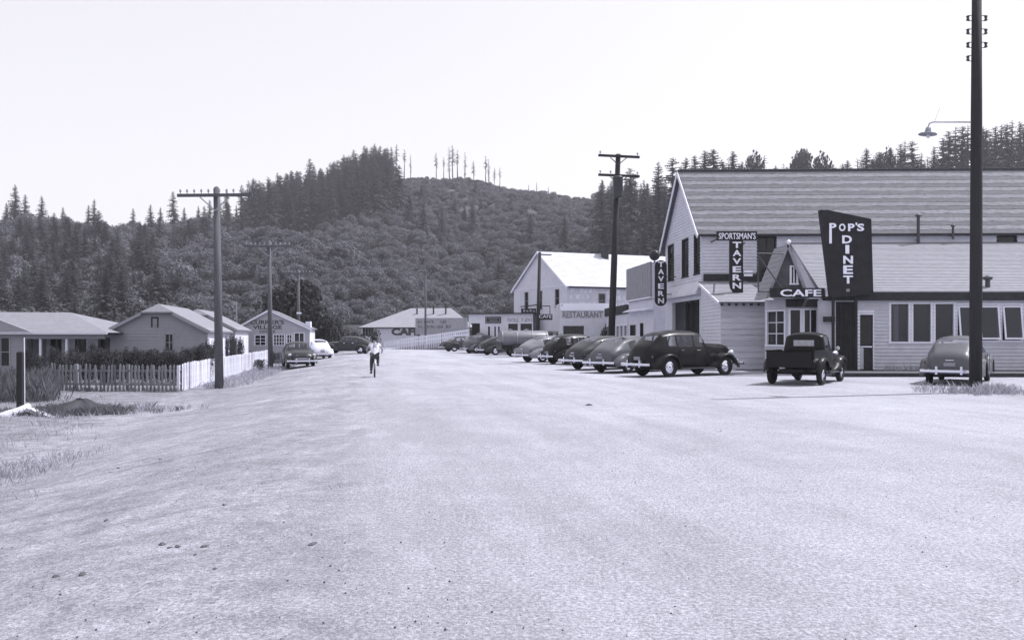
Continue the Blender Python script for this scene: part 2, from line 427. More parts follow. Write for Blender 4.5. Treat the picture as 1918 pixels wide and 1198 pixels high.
# ------------------------------------------------------------------ trees
def conifer_meshes(h, r, base, seed, nb, taper=.8, droop=.35, ragged=.3, leader=True):
    rn = random.Random(seed)
    trunk = MB()
    bend = [(rn.uniform(-.012, .012) * h, rn.uniform(-.012, .012) * h) for _ in range(4)]
    path = [(0, 0, -.04 * h), (0, 0, .1 * h), (bend[0][0], bend[0][1], .4 * h), (bend[1][0], bend[1][1], .7 * h), (bend[1][0], bend[1][1], h)]
    trunk.tube(path, [.019 * h, .016 * h, .012 * h, .007 * h, .0015 * h], 6)
    cr = MB()
    for i in range(nb):
        t = base + (1 - base) * (i + rn.random()) / nb
        u = (t - base) / (1 - base)
        prof = (1 - u) ** taper * (1.0 - .35 * (1 - min(1, u / .12)))
        L_ = r * prof * rn.uniform(1 - ragged, 1.12) + .012 * h
        if rn.random() < ragged * .35: continue
        a = i * 2.399 + rn.uniform(-.5, .5)
        dx, dy = math.cos(a), math.sin(a)
        cx, cy = np.interp(t, [0, .1, .4, .7, 1], [0, 0, bend[0][0], bend[1][0], bend[1][0]]), np.interp(t, [0, .1, .4, .7, 1], [0, 0, bend[0][1], bend[1][1], bend[1][1]])
        rise = .35 * u - droop * (1 - u)
        prev = Vector((cx, cy, t * h))
        ns = 4 if L_ > .05 * h else 3
        for k in range(1, ns + 1):
            s = k / ns
            p = Vector((cx + dx * L_ * s, cy + dy * L_ * s, t * h + rise * L_ * s - .18 * L_ * s * s))
            side = Vector((-dy, dx, 0)); w = L_ * .34 * (1.15 - .75 * s) + .006 * h
            hang = Vector((0, 0, -w * rn.uniform(.35, .9)))
            cr.add([prev, p, prev + side * w + (p - prev) * .9 + hang * .6], [(0, 1, 2)])
            cr.add([prev, p, prev - side * w + (p - prev) * .9 + hang * .6], [(0, 1, 2)])
            cr.add([prev, p + (p - prev) * .25, (prev + p) / 2 + hang * 1.5 + side * rn.uniform(-.2, .2) * w], [(0, 1, 2)])
            prev = p
    return trunk, cr

def broad_mesh(seed, lobes, n, leaf, flat=.8):
    """crown of unit radius, about 1.5 tall, standing on z = 0"""
    rn = random.Random(seed); cr = MB(); L_ = []
    for i in range(lobes):
        a = rn.uniform(0, 6.283); rr = rn.uniform(0, .62) * (1 if i else 0)
        L_.append((rr * math.cos(a), rr * math.sin(a), rn.uniform(.35, 1.05) * flat, rn.uniform(.34, .52)))
    for i in range(n):
        cx, cy, cz, cr_ = L_[rn.randrange(lobes)]
        while True:
            v = Vector((rn.gauss(0, 1), rn.gauss(0, 1), rn.gauss(0, 1)))
            if v.length > .1: break
        v.normalize()
        if v.z < -.55: v.z = -v.z
        p = Vector((cx, cy, cz)) + v * cr_ * rn.uniform(.72, 1.06)
        if p.z < .02: p.z = rn.uniform(.02, .2)
        nrm = (v + Vector((rn.gauss(0, .5), rn.gauss(0, .5), rn.gauss(0, .5)))).normalized()
        t1 = nrm.orthogonal().normalized(); t2 = nrm.cross(t1)
        a = rn.uniform(0, 6.28); e1 = (t1 * math.cos(a) + t2 * math.sin(a)); e2 = nrm.cross(e1)
        s = leaf * rn.uniform(.6, 1.4)
        cr.add([p - e1 * s, p + e2 * s * .6 + nrm * s * .2, p + e1 * s, p - e2 * s * .6 + nrm * s * .1], [(0, 1, 2, 3)])
    return cr

def branching_trunk(h, r, seed):
    rn = random.Random(seed); mb = MB()
    mb.tube([(0, 0, -.1), (.02, 0, h * .3), (.05 * h, .02 * h, h * .55), (.05 * h, .03 * h, h * .8)], [r, r * .8, r * .55, r * .2], 7)
    for i in range(6):
        a = i * 1.1 + rn.random(); z = h * rn.uniform(.25, .55); L_ = h * rn.uniform(.25, .45)
        mb.tube([(.02, 0, z), (math.cos(a) * L_ * .5, math.sin(a) * L_ * .5, z + L_ * .45), (math.cos(a) * L_, math.sin(a) * L_, z + L_ * .7)], [r * .4, r * .25, r * .06], 5)
    return mb

TREE = {}
def tree_kind(key, trunk, crown, cmat):
    TREE[key] = (trunk.mesh(key + '_trunk', M['bark'], None, True), crown.mesh(key + '_crown', cmat))
for k, (h, r, b, s, nb, tp, dr, rg) in {
    'spruce_a': (20, 4.2, .06, 1, 190, .80, .35, .35), 'spruce_b': (20, 3.6, .10, 2, 170, .70, .45, .45), 'spruce_c': (20, 4.8, .08, 3, 190, .9, .30, .5),
    'fir_a': (20, 4.0, .26, 4, 140, .55, .35, .55), 'fir_b': (20, 3.4, .34, 5, 120, .5, .45, .6),
    'bare_a': (20, 1.9, .50, 6, 64, .45, .5, .65), 'bare_b': (20, 1.5, .62, 7, 44, .4, .5, .7), 'bare_c': (20, 1.3, .35, 8, 46, .35, .6, .75)}.items():
    t_, c_ = conifer_meshes(h, r, b, s, nb, tp, dr, rg)
    tree_kind(k, t_, c_, M['conifer'])
tree_kind('oak_a', branching_trunk(1.0, .05, 9), broad_mesh(9, 16, 3200, .05), M['oak'])
tree_kind('oak_b', branching_trunk(1.0, .05, 19), broad_mesh(19, 12, 1500, .07), M['oak'])
tree_kind('shrub_a', branching_trunk(.8, .05, 11), broad_mesh(11, 9, 700, .085), M['shrub'])
tree_kind('shrub_b', branching_trunk(.8, .05, 12), broad_mesh(12, 7, 520, .10), M['shrub'])
tree_kind('hedge_a', branching_trunk(.8, .05, 21), broad_mesh(21, 12, 2200, .042), M['shrub'])
tree_kind('hedge_b', branching_trunk(.8, .05, 22), broad_mesh(22, 9, 1800, .045), M['shrub'])
tree_kind('alder_a', branching_trunk(.8, .05, 13), broad_mesh(13, 9, 1000, .075), M['brush'])
tree_kind('alder_b', branching_trunk(.8, .05, 14), broad_mesh(14, 7, 900, .08), M['brush'])
tree_kind('alder_c', branching_trunk(.8, .05, 15), broad_mesh(15, 10, 1100, .075, 1.1), M['brush'])
CROWN_OBJ = {}
def tree(name, key, loc, scale, rotz, label, cat, group=None):
    o = thing(name, label, cat, loc, rotz, group)
    o.scale = scale if hasattr(scale, '__len__') else (scale,) * 3
    place('trunk', TREE[key][0], o)
    c = place('crown', TREE[key][1], o)
    CROWN_OBJ.setdefault(key, c)
    return o

rt = random.Random(21)
def conifer_at(px, top, d, key, name, label, group, wide=1.0):
    p = hill_pt(px, d)
    h = (PZ(top, d) - p.z)
    if h < 3: return
    s = h / 20.0
    sw = min(max(s, .55), 1.6) * wide * (.75 + .25 * s)
    tree(name, key, p - Vector((0, 0, .3)), (sw, sw, s), rt.uniform(0, 6.28), label, 'tree', group)

# the ridge conifers west of the bare summit
lab = 'tall dark conifer in the dense stand on the wooded ridge below the bare summit'
tops = [(425, 352), (452, 345), (478, 335), (503, 330), (520, 322), (545, 318), (563, 328), (580, 296), (597, 318), (612, 312), (628, 322), (643, 306), (656, 318), (668, 300), (683, 306), (694, 288), (704, 276), (713, 272), (723, 292), (735, 310)]
for i, (x, y) in enumerate(tops):
    dd = knots(x, RIDGE_D) * rt.uniform(.90, .99)
    conifer_at(x, y, dd, ['spruce_a', 'fir_a', 'spruce_b', 'fir_b'][i % 4], 'conifer_tree', lab, 'conifers on the wooded ridge', .95)
    for k in range(2):
        conifer_at(x + rt.uniform(-13, 13), y + rt.uniform(12, 45), dd * rt.uniform(.93, 1.0), rt.choice(['spruce_a', 'spruce_b', 'spruce_c', 'fir_a']), 'conifer_tree', lab, 'conifers on the wooded ridge', .9)
lab = 'spindly high-pruned conifer left standing against the sky on the logged summit'
for i, (x, y) in enumerate([(742, 268), (757, 278), (769, 288), (817, 285), (831, 292), (842, 274), (848, 271), (857, 279), (871, 284), (887, 300), (910, 290), (916, 296), (926, 312), (936, 312)]):
    conifer_at(x, y, knots(x, RIDGE_D) * .985, ['bare_a', 'bare_b', 'bare_c'][i % 3], 'lone_conifer', lab, 'lone conifers on the logged summit', 1.15)
lab = 'bare dead snag like a thin spike on the logged hilltop'
for x, y in [(990, 346), (1005, 340), (1027, 350)]:
    p = hill_pt(x, 463); hh = PZ(y, 463) - p.z
    s_ = thing('dead_snag', lab, 'snag', p, 0.0, 'snags on the logged hilltop')
    mb = MB().tube([p + Vector((0, 0, -.5)), p + Vector((.1, 0, hh * .6)), p + Vector((0, 0, hh))], [.30, .2, .05], 6)
    for k in range(5):
        a = rt.uniform(0, 6.28); z = hh * rt.uniform(.4, .95)
        mb.tube([p + Vector((0, 0, z)), p + Vector((math.cos(a) * .9, math.sin(a) * .9, z + .2))], [.06, .02], 4)
    mb.build('trunk', M['bark'], s_)
lab = 'pointed conifer rising above the leafy crest of the western hill'
for i, (x, y) in enumerate([(28, 344), (46, 362), (78, 364), (12, 378), (165, 382), (177, 371), (118, 386), (250, 388), (282, 380), (300, 386), (325, 356), (345, 386), (372, 384), (392, 372), (410, 362)]):
    conifer_at(x, y, knots(x, RIDGE_D) * rt.uniform(.93, .99), ['spruce_a', 'spruce_b', 'spruce_c'][i % 3], 'conifer_tree', lab, 'conifers on the western hill', 1.2)
lab = 'narrow solitary conifer on the brushy slope behind the white-roofed building'
conifer_at(1075, 374, 380, 'spruce_b', 'conifer_tree', lab, None, .8)
lab = 'large shaggy conifer on the near slope beside the striped shingle roof'
for i, (x, y, d) in enumerate([(1128, 334, 230), (1146, 348, 250), (1181, 313, 215), (1207, 335, 240), (1232, 300, 200), (1262, 293, 205), (1160, 372, 200), (1218, 372, 190), (1246, 352, 185)]):
    conifer_at(x, y, d, ['spruce_c', 'fir_a', 'fir_b', 'spruce_a'][i % 4], 'conifer_tree', lab, 'conifers beside the striped roof', 1.05)
lab = 'conifer whose top shows above the striped shingle roof'
for i, (x, y, d) in enumerate([(1285, 293, 230), (1303, 290, 240), (1322, 280, 235), (1338, 278, 245), (1352, 296, 240), (1371, 281, 230), (1409, 287, 240), (1432, 289, 250), (1452, 308, 250), (1588, 298, 245), (1621, 276, 250), (1649, 282, 240), (1668, 274, 245), (1560, 306, 250), (1605, 296, 245), (1470, 304, 250), (1533, 298, 255), (1547, 303, 250), (1576, 305, 250), (1634, 298, 250), (1642, 292, 248), (1690, 286, 250), (1722, 296, 250), (1737, 292, 250), (1390, 300, 245), (1420, 300, 250)]):
    conifer_at(x, y, d, ['spruce_c', 'spruce_a', 'spruce_b', 'fir_a', 'spruce_c', 'spruce_a', 'bare_c', 'bare_c'][i % 8], 'conifer_tree', lab, 'conifers above the striped roof', 1.75)
lab = 'tall slender conifer with a high crown in the grove behind the lamp pole'
for i, (x, y, d) in enumerate([(1685, 268, 250), (1696, 262, 245), (1710, 262, 250), (1727, 284, 250), (1750, 272, 245), (1768, 256, 250), (1778, 244, 240), (1790, 236, 245), (1803, 234, 240), (1812, 232, 250), (1838, 236, 245), (1848, 240, 235), (1862, 236, 245), (1877, 232, 240), (1888, 230, 245), (1897, 224, 240), (1909, 226, 245), (1921, 230, 240), (1942, 232, 245), (1965, 236, 240)]):
    conifer_at(x, y, d, ['fir_b', 'bare_a', 'fir_a', 'bare_a', 'spruce_b', 'fir_b'][i % 6], 'conifer_tree', lab, 'grove behind the lamp pole', 1.25)
p = hill_pt(1500, 272)
s_ = (PZ(283, 272) - p.z) / 1.12
tree('broad_tree', 'oak_a', p, (6.6, 6.6, s_), .4, 'dark spreading rounded tree showing above the middle of the striped roof', 'tree')
for px_, tp, lb in ((1538, 297, 'lower rounded tree beside the spreading tree above the striped roof'), (1412, 296, 'rounded dark tree among the conifers above the striped roof'), (1660, 290, 'rounded dark tree near the grove above the striped roof')):
    p2 = hill_pt(px_, 268); tree('broad_tree', 'oak_b', p2, (4.4, 4.4, (PZ(tp, 268) - p2.z) / 1.12), px_ * .1, lb, 'tree')
tree('broad_tree', 'oak_a', (PX(545, 92), 92, -.4), (5.0, 4.4, 6.9), .3, 'dark round spreading tree just behind the gabled office', 'tree')
tree('broad_tree', 'oak_b', (PX(592, 90), 90, -.4), (2.7, 2.7, 4.2), 1.3, 'smaller dark tree right of the gabled office chimney', 'tree')
# visible sample trees that the far woods share their foliage with
tree('alder_tree', 'alder_a', hill_pt(640, 200), (5, 5, 4.5), 0, 'pale rounded alder on the slope behind the hip-roofed cafe', 'tree')
tree('alder_tree', 'alder_b', hill_pt(905, 190), (4.5, 4.5, 4.5), 1, 'pale rounded alder on the slope behind the low flat-roofed shop', 'tree')
tree('alder_tree', 'alder_c', hill_pt(330, 175), (4.5, 4.5, 5), 2, 'pale tall alder on the slope behind the clipped-gable cottage', 'tree')
tree('alder_tree', 'shrub_a', hill_pt(120, 160), (4, 4, 4), 2, 'dark bushy tree on the slope behind the porch cottage', 'tree')

def forest(name, label, cat, keys, pts, scl, rot, idx):
    me = bpy.data.meshes.new(name)
    me.from_pydata([tuple(p) for p in pts], [], []); me.update()
    a = me.attributes.new('iscale', 'FLOAT_VECTOR', 'POINT'); a.data.foreach_set('vector', np.array(scl, dtype=np.float32).ravel())
    a = me.attributes.new('irot', 'FLOAT_VECTOR', 'POINT'); a.data.foreach_set('vector', np.array([(0, 0, r) for r in rot], dtype=np.float32).ravel())
    a = me.attributes.new('ikind', 'INT', 'POINT'); a.data.foreach_set('value', np.array(idx, dtype=np.int32))
    o = bpy.data.objects.new(name, me); C.objects.link(o)
    tag(o, label, cat, None, 'stuff')
    ng = bpy.data.node_groups.new(name, 'GeometryNodeTree')
    ng.interface.new_socket('Geometry', in_out='INPUT', socket_type='NodeSocketGeometry')
    ng.interface.new_socket('Geometry', in_out='OUTPUT', socket_type='NodeSocketGeometry')
    N, L = ng.nodes, ng.links
    gi, go = N.new('NodeGroupInput'), N.new('NodeGroupOutput')
    mp = N.new('GeometryNodeMeshToPoints'); L.new(gi.outputs[0], mp.inputs[0])
    jn = N.new('GeometryNodeJoinGeometry')
    for k in reversed(keys):
        oi = N.new('GeometryNodeObjectInfo'); oi.transform_space = 'ORIGINAL'
        oi.inputs[0].default_value = CROWN_OBJ[k]; oi.inputs[1].default_value = True
        L.new(oi.outputs['Geometry'], jn.inputs[0])
    ip = N.new('GeometryNodeInstanceOnPoints'); ip.inputs['Pick Instance'].default_value = True
    def attr(nm, ty):
        n = N.new('GeometryNodeInputNamedAttribute'); n.data_type = ty; n.inputs[0].default_value = nm; return n.outputs[0]
    L.new(mp.outputs[0], ip.inputs['Points']); L.new(jn.outputs[0], ip.inputs['Instance'])
    L.new(attr('ikind', 'INT'), ip.inputs['Instance Index']); L.new(attr('iscale', 'FLOAT_VECTOR'), ip.inputs['Scale'])
    er = N.new('FunctionNodeEulerToRotation'); L.new(attr('irot', 'FLOAT_VECTOR'), er.inputs[0]); L.new(er.outputs[0], ip.inputs['Rotation'])
    L.new(ip.outputs[0], go.inputs[0])
    md = o.modifiers.new('scatter', 'NODES'); md.node_group = ng
    return o

def scatter():
    rn = random.Random(5)
    con, brush, dark = ([], [], []), ([], [], []), ([], [], [])
    def put(dst, px, d, sw, sh):
        p = hill_pt(px, d); dst[0].append(p - Vector((0, 0, .15 * sh if dst is not con else .4))); dst[1].append((sw, sw * rn.uniform(.85, 1.15), sh)); dst[2].append(rn.uniform(0, 6.28))
    n = 0
    while n < 15000:
        px = rn.uniform(-700, 2500); d = 105 + 395 * rn.random() ** .8
        Rd = float(knots(px, RIDGE_D)); Fd = float(knots(px, FOOT_D))
        if d < Fd + 2 or d > Rd + 6: continue
        n += 1
        summit = 735 < px < 1120 and d > Rd - 150
        spur = 300 < px < 860 and d < 262
        if summit:
            s = rn.uniform(1.0, 2.0) * (.75 if d > Rd - 45 else 1.2)
            if rn.random() < .012 and d < Rd - 90: put(con, px, d, .55, rn.uniform(.25, .4))
            else: put(brush if rn.random() < .72 else dark, px, d, s, s * rn.uniform(.7, 1.0))
        elif spur:
            s = rn.uniform(1.4, 2.9)
            put(brush if rn.random() < .9 else dark, px, d, s, s * rn.uniform(.75, 1.1))
        elif px < 460:
            k = rn.random()
            if k < .12 and d < Rd - 60: s = rn.uniform(.34, .62); put(con, px, d, s * 1.5, s)
            else:
                s = rn.uniform(2.0, 4.2); put(brush if k < .40 else dark, px, d, s, s * rn.uniform(.9, 1.4))
        elif px < 760:
            k = rn.random()
            if k < .34 and 310 < d < Rd - 30: s = rn.uniform(.6, 1.1); put(con, px, d, s * 1.2, s)
            else: s = rn.uniform(1.7, 3.4); put(brush if k < .85 else dark, px, d, s, s * rn.uniform(.8, 1.2))
        elif px < 1120:
            s = rn.uniform(1.5, 3.1); k = rn.random()
            if k < .012: put(con, px, d, .7, rn.uniform(.4, .75))
            else: put(brush if k < .66 else dark, px, d, s, s * rn.uniform(.8, 1.15))
        else:
            k = rn.random()
            if k < .10: s = rn.uniform(.45, .8); put(con, px, d, s * 1.35, s)
            else: s = rn.uniform(1.8, 3.8); put(brush if k < .6 else dark, px, d, s, s * rn.uniform(.9, 1.3))
    forest('conifer_wood', 'dark mass of conifers mixed through the wooded hillsides', 'forest', ['spruce_a', 'spruce_b', 'spruce_c', 'fir_a'], con[0], con[1], con[2], [rn.randrange(4) for _ in con[0]])
    forest('alder_wood', 'pale leafy alder brush covering the hillsides', 'forest', ['alder_a', 'alder_b', 'alder_c'], brush[0], brush[1], brush[2], [rn.randrange(3) for _ in brush[0]])
    forest('bush_wood', 'darker leafy trees scattered through the hillside brush', 'forest', ['shrub_a', 'alder_b'], dark[0], dark[1], dark[2], [0 if rn.random() < .8 else 1 for _ in dark[0]])
scatter()

M['gabledark'] = gmat('gable_dark', .085, .3, 4, .85)
M['room'] = gmat('room_dark', .05, .3, 2, .9)
# ------------------------------------------------------------------ building helpers
def V2(p): return Vector((p[0], p[1], 0))
class Plane:
    """a wall plane from plan point p0 to p1; outside lies to the right of that direction"""
    def __init__(s, p0, p1):
        s.p0 = V2(p0); d = V2(p1) - s.p0; s.len = d.length; s.u = d.normalized(); s.n = Vector((s.u.y, -s.u.x, 0))
    def at(s, u, z, off=0.0): return s.p0 + s.u * u + s.n * off + Vector((0, 0, z))
    def hexa(s, mb, u0, u1, z0, z1, o0, o1, u2=None, u3=None, o2=None):
        u2 = u0 if u2 is None else u2; u3 = u1 if u3 is None else u3; o2 = o1 if o2 is None else o2
        mb.hexa([s.at(u0, z0, o1), s.at(u1, z0, o1), s.at(u1, z0, o0), s.at(u0, z0, o0), s.at(u2, z1, o2), s.at(u3, z1, o2), s.at(u3, z1, o0), s.at(u2, z1, o0)])

def siding(root, P, z0, z1, mat, board=.15, t=.12, lap=.016, openings=(), lims=None, name='siding', each=False, seed=0):
    """lapped boards, left open where windows and doors stand"""
    rn = random.Random(seed)
    lims = lims or (lambda z: (0.0, P.len))
    mb = MB(); z = z0
    while z < z1 - 1e-3:
        zt = min(z + board, z1)
        cuts = sorted({z, zt} | {c for o in openings for c in (o[2], o[3]) if z < c < zt})
        for a, b in zip(cuts[:-1], cuts[1:]):
            la, lb = lims(a), lims(b)
            if la[1] - la[0] < .05: continue
            m = (a + b) / 2
            spans = [(la[0], la[1])]
            for o in openings:
                if o[2] < m < o[3]:
                    ns = []
                    for s0, s1 in spans:
                        if o[0] > s0: ns.append((s0, min(o[0], s1)))
                        if o[1] < s1: ns.append((max(o[1], s0), s1))
                    spans = [q for q in ns if q[1] - q[0] > .01]
            for s0, s1 in spans:
                t0 = lb[0] if s0 == la[0] else s0; t1 = lb[1] if s1 == la[1] else s1
                if t1 < t0: t0 = t1 = (t0 + t1) / 2
                j = rn.uniform(0, .006)
                tgt = MB() if each else mb
                f0, f1 = (a - z) / board, (b - z) / board
                P.hexa(tgt, s0, s1, a, b, -t, lap * 1.9 * (1 - f0) + j, t0, t1, lap * 1.9 * (1 - f1) + j)
                if each: tgt.build('plank', mat, root)
        z = zt
    if not each and mb.v: return mb.build(name, mat, root, kind='stuff')

def window(root, P, u0, u1, z0, z1, nx=1, nz=1, fw=.07, mat=None, name='window', depth=-.05, proud=.035, pane=None, sill=True):
    mat = mat or M['trim']; mb = MB()
    for a, b in ((u0 - fw * .4, u0 + fw * .6), (u1 - fw * .6, u1 + fw * .4)): P.hexa(mb, a, b, z0, z1, -.10, proud)
    P.hexa(mb, u0 - fw * .4, u1 + fw * .4, z1, z1 + fw * .8, -.10, proud + .004)
    P.hexa(mb, u0 - fw * .7, u1 + fw * .7, z0 - fw * .8, z0, -.10, proud + .03 if sill else proud + .004)
    for i in range(1, nx):
        c = u0 + (u1 - u0) * i / nx; P.hexa(mb, c - .022, c + .022, z0, z1, depth - .02, depth + .03)
    for i in range(1, nz):
        c = z0 + (z1 - z0) * i / nz; P.hexa(mb, u0 + fw * .6, u1 - fw * .6, c - .018, c + .018, depth - .02, depth + .027)
    w = mb.build(name, mat, root)
    pm = MB(); P.hexa(pm, u0 + fw * .55, u1 - fw * .55, z0 + .003, z1 - .003, depth - .03, depth)
    pm.build('pane', pane or M['pane'], w)
    return w

def roof(root, e0, e1, r1, r0, n, mats, each=True, thick=.05, lift=.028, name='shingle_course', wob=.0, seed=0):
    e0, e1, r0, r1 = map(Vector, (e0, e1, r0, r1)); rn = random.Random(seed)
    nrm = (e1 - e0).cross(r0 - e0).normalized()
    if nrm.z < 0: nrm = -nrm
    allm = MB()
    for i in range(n):
        t0, t1 = i / n, min(1.0, (i + 1.06) / n)
        mb = MB() if each else allm
        k = 90 if wob > .01 else (12 if wob > 0 else 1)
        for s in range(k):
            pts = []
            for (t, off) in ((t0, lift), (t1, .004)):
                for ss in (s / k, (s + 1) / k):
                    t_ = t if wob == 0 or i == 0 and t == t0 else min(1.0, t + wob * 1.3 * (math.sin(ss * 97 + i * 1.7) + .6 * math.sin(ss * 211 + i)) / n * 5)
                    w = wob * .25 * (math.sin(ss * 9 + i) + .5 * math.sin(ss * 23 + i * 2.1))
                    p = e0.lerp(r0, t_).lerp(e1.lerp(r1, t_), ss) + nrm * (off + w)
                    pts.append(p)
            a, b, c, d = pts
            dn = nrm * -thick
            mb.hexa([a + dn, b + dn, d + dn, c + dn, a, b, d, c])
        if each: mb.build(name, mats[i % len(mats)], root)
    if not each: allm.build(name, mats[0], root, kind='stuff')

def lettering(root, txt, org, right, up, w, h, mat, extrude=.02, bold=.0, name='lettering', align=0.0, shear=0.0):
    """letters fitted into a box w x h whose lower left corner is org"""
    cu = bpy.data.curves.new('t', 'FONT'); cu.body = txt; cu.extrude = .02; cu.offset = bold; cu.resolution_u = 3; cu.shear = shear
    to = bpy.data.objects.new('t', cu); C.objects.link(to)
    dg = bpy.context.evaluated_depsgraph_get()
    me = bpy.data.meshes.new_from_object(to.evaluated_get(dg))
    bpy.data.objects.remove(to); bpy.data.curves.remove(cu)
    n = len(me.vertices); co = np.empty(n * 3, dtype=np.float32); me.vertices.foreach_get('co', co); co = co.reshape(-1, 3)
    mn, mx = co.min(0), co.max(0)
    right, up = Vector(right).normalized(), Vector(up).normalized(); nr = right.cross(up)
    off = origin_of(root); org = Vector(org) - off
    a = (co[:, 0] - mn[0]) / max(mx[0] - mn[0], 1e-6) * w; b = (co[:, 1] - mn[1]) / max(mx[1] - mn[1], 1e-6) * h
    c = (co[:, 2] - mn[2]) / max(mx[2] - mn[2], 1e-6) * extrude
    res = np.outer(a, right) + np.outer(b, up) + np.outer(c, nr) + np.array(org)[None, :]
    me.vertices.foreach_set('co', res.astype(np.float32).ravel()); me.update()
    me.materials.clear(); me.materials.append(mat)
    o = bpy.data.objects.new(name, me); C.objects.link(o); o.parent = root
    return o

def strokes(root, P, u0, u1, z0, z1, rows, mat, off, seed, name='painted_lettering', gaps=()):
    """worn hand-painted wall lettering too faded to read: short brush strokes in rows"""
    rn = random.Random(seed); mb = MB(); rh = (z1 - z0) / rows
    for r in range(rows):
        zc = z0 + rh * (r + .5); u = u0 + rn.uniform(0, .15)
        while u < u1:
            w = rn.uniform(.10, .22)
            if not any(a < u < b for a, b in gaps) and rn.random() < .85:
                hh = rh * rn.uniform(.22, .34); sl = rn.uniform(-.06, .10)
                for (a, b) in ((u, u + .05), (u + w * .7, u + w * .7 + .05)):
                    if rn.random() < .75: P.hexa(mb, a, b, zc - hh, zc + hh, off - .01, off, a + sl, b + sl)
                if rn.random() < .6:
                    zz = zc + rn.choice((-hh, 0, hh * .9)); P.hexa(mb, u, u + w * .8, zz - .03, zz + .03, off - .01, off + .003)
            u += w + rn.uniform(.05, .12)
            if rn.random() < .1: u += .3
    mb.build(name, mat, root)

# ------------------------------------------------------------------ the big striped-roof hall
A, B_ = (10.0, 45.0), (9.45, 52.5)
Cc, Dd = (31.0, 44.4), (30.45, 51.9)
hall = thing('tavern_hall', 'large gabled hall with white lap siding and striped shingle roof behind the diner', 'building', (A[0], A[1], 0))
EZ, RZ = 7.2, 10.95
Pg = Plane(B_, A)
def gable_lims(L, eave, ridge):
    return lambda z: (0.0, L) if z <= eave else ((z - eave) / (ridge - eave) * L / 2, L - (z - eave) / (ridge - eave) * L / 2)
tt = lambda t: Pg.len * (1 - t)
gw = [(tt(.915), tt(.735)), (tt(.50), tt(.325)), (tt(.18), tt(.035))]
ops = [(a, b, 4.95, 7.0) for a, b in gw] + [(tt(.79), tt(.035), 0, 3.55)]
siding(hall, Pg, 0, RZ - .05, M['white'], .17, .14, .02, ops, gable_lims(Pg.len, EZ, RZ), seed=1)
for a, b in gw: window(hall, Pg, a, b, 4.95, 7.0, 1, 2, .09, M['trim_dark'])
# cart doorway: jambs, lintel, dark depth, inner posts
dm = MB()
a, b = tt(.79), tt(.035)
Pg.hexa(dm, a - .06, a + .06, 0, 3.55, -.16, .03); Pg.hexa(dm, b - .06, b + .06, 0, 3.55, -.16, .034); Pg.hexa(dm, a - .1, b + .1, 3.55, 3.75, -.16, .05)
dw = dm.build('doorway', M['white'], hall)
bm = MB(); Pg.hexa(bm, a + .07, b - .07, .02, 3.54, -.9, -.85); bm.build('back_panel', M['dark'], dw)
for f in (.3, .5, .72):
    bm = MB(); c = a + (b - a) * f; Pg.hexa(bm, c - .07, c + .07, .02, 3.54, -.45, -.33); bm.build('door_post', M['trim_dark'], dw)
# apron roof over the doorway
bm = MB(); Pg.hexa(bm, .2, Pg.len, 3.80, 3.92, 0.02, .35); Pg.hexa(bm, .2, Pg.len, 3.92, 4.45, .02, .33, None, None, .05); bm.build('door_hood', M['white'], hall)
Pf = Plane(A, Cc)
fo = [(PX(1418, 45) - A[0], PX(1452, 45) - A[0], 4.95, 7.05), (15.3, 16.3, 6.5, 7.02)]
siding(hall, Pf, 0, EZ, M['white'], .17, .14, .02, fo, seed=2)
window(hall, Pf, *fo[0], 2, 2, .1, M['trim_dark'])
window(hall, Pf, *fo[1], 1, 1, .07, M['trim_dark'])
bm = MB(); Pf.hexa(bm, .08, 3.75, 4.46, 4.86, .03, .10); bm.build('fascia_board', M['trim_dark'], hall)
bm = MB(); Plane(Cc, Dd).hexa(bm, 0, 7.5, 0, EZ, -.14, 0); bm.build('end_wall', M['white'], hall)
bm = MB(); Plane(Dd, B_).hexa(bm, 0, 21, 0, EZ, -.14, 0); bm.build('rear_wall', M['white'], hall)
# roof: striped courses both sides, bargeboards
def lift(p, z): return Vector((p[0], p[1], z))
def lerp2(a, b, t): return (a[0] + (b[0] - a[0]) * t, a[1] + (b[1] - a[1]) * t)
ov = .28
A2, B2 = (A[0] - .26, A[1] + .01), (B_[0] - .26, B_[1] + .01)
rl, rr = lerp2(A2, B2, .5), lerp2(Cc, Dd, .5)
sl = (RZ - EZ) / (Pg.len / 2)
ef0 = lift((A2[0] + .02, A2[1] - ov), EZ - ov * sl); ef1 = lift((Cc[0], Cc[1] - ov), EZ - ov * sl)
roof(hall, ef0, ef1, lift(rr, RZ + .06), lift(rl, RZ + .06), 17, [M['roofband_b'], M['roofband_a']], True, .06, .014, wob=.012)
eb0 = lift((B2[0] - .02, B2[1] + ov), EZ - ov * sl); eb1 = lift((Dd[0], Dd[1] + ov), EZ - ov * sl)
roof(hall, eb0, eb1, lift(rr, RZ + .06), lift(rl, RZ + .06), 9, [M['roofband_b']], False, .06, .03, name='rear_shingles')
bm = MB()
off = Vector((-.05, 0, -.13))
for e_ in (ef0, eb0): MB().bar(e_ + off, lift(rl, RZ + .06) + off, .05, .2).build('bargeboard', M['trim'], hall)
bm = MB(); bm.bar(lift(rl, RZ + .10), lift(rr, RZ + .10), .22, .05); bm.build('ridge_cap', M['roofband_b'], hall)
bm = MB(); bm.bar(ef0 + Vector((0, -.03, -.06)), ef1 + Vector((0, -.03, -.06)), .06, .12); bm.build('eave_trim', M['trim_dark'], hall)
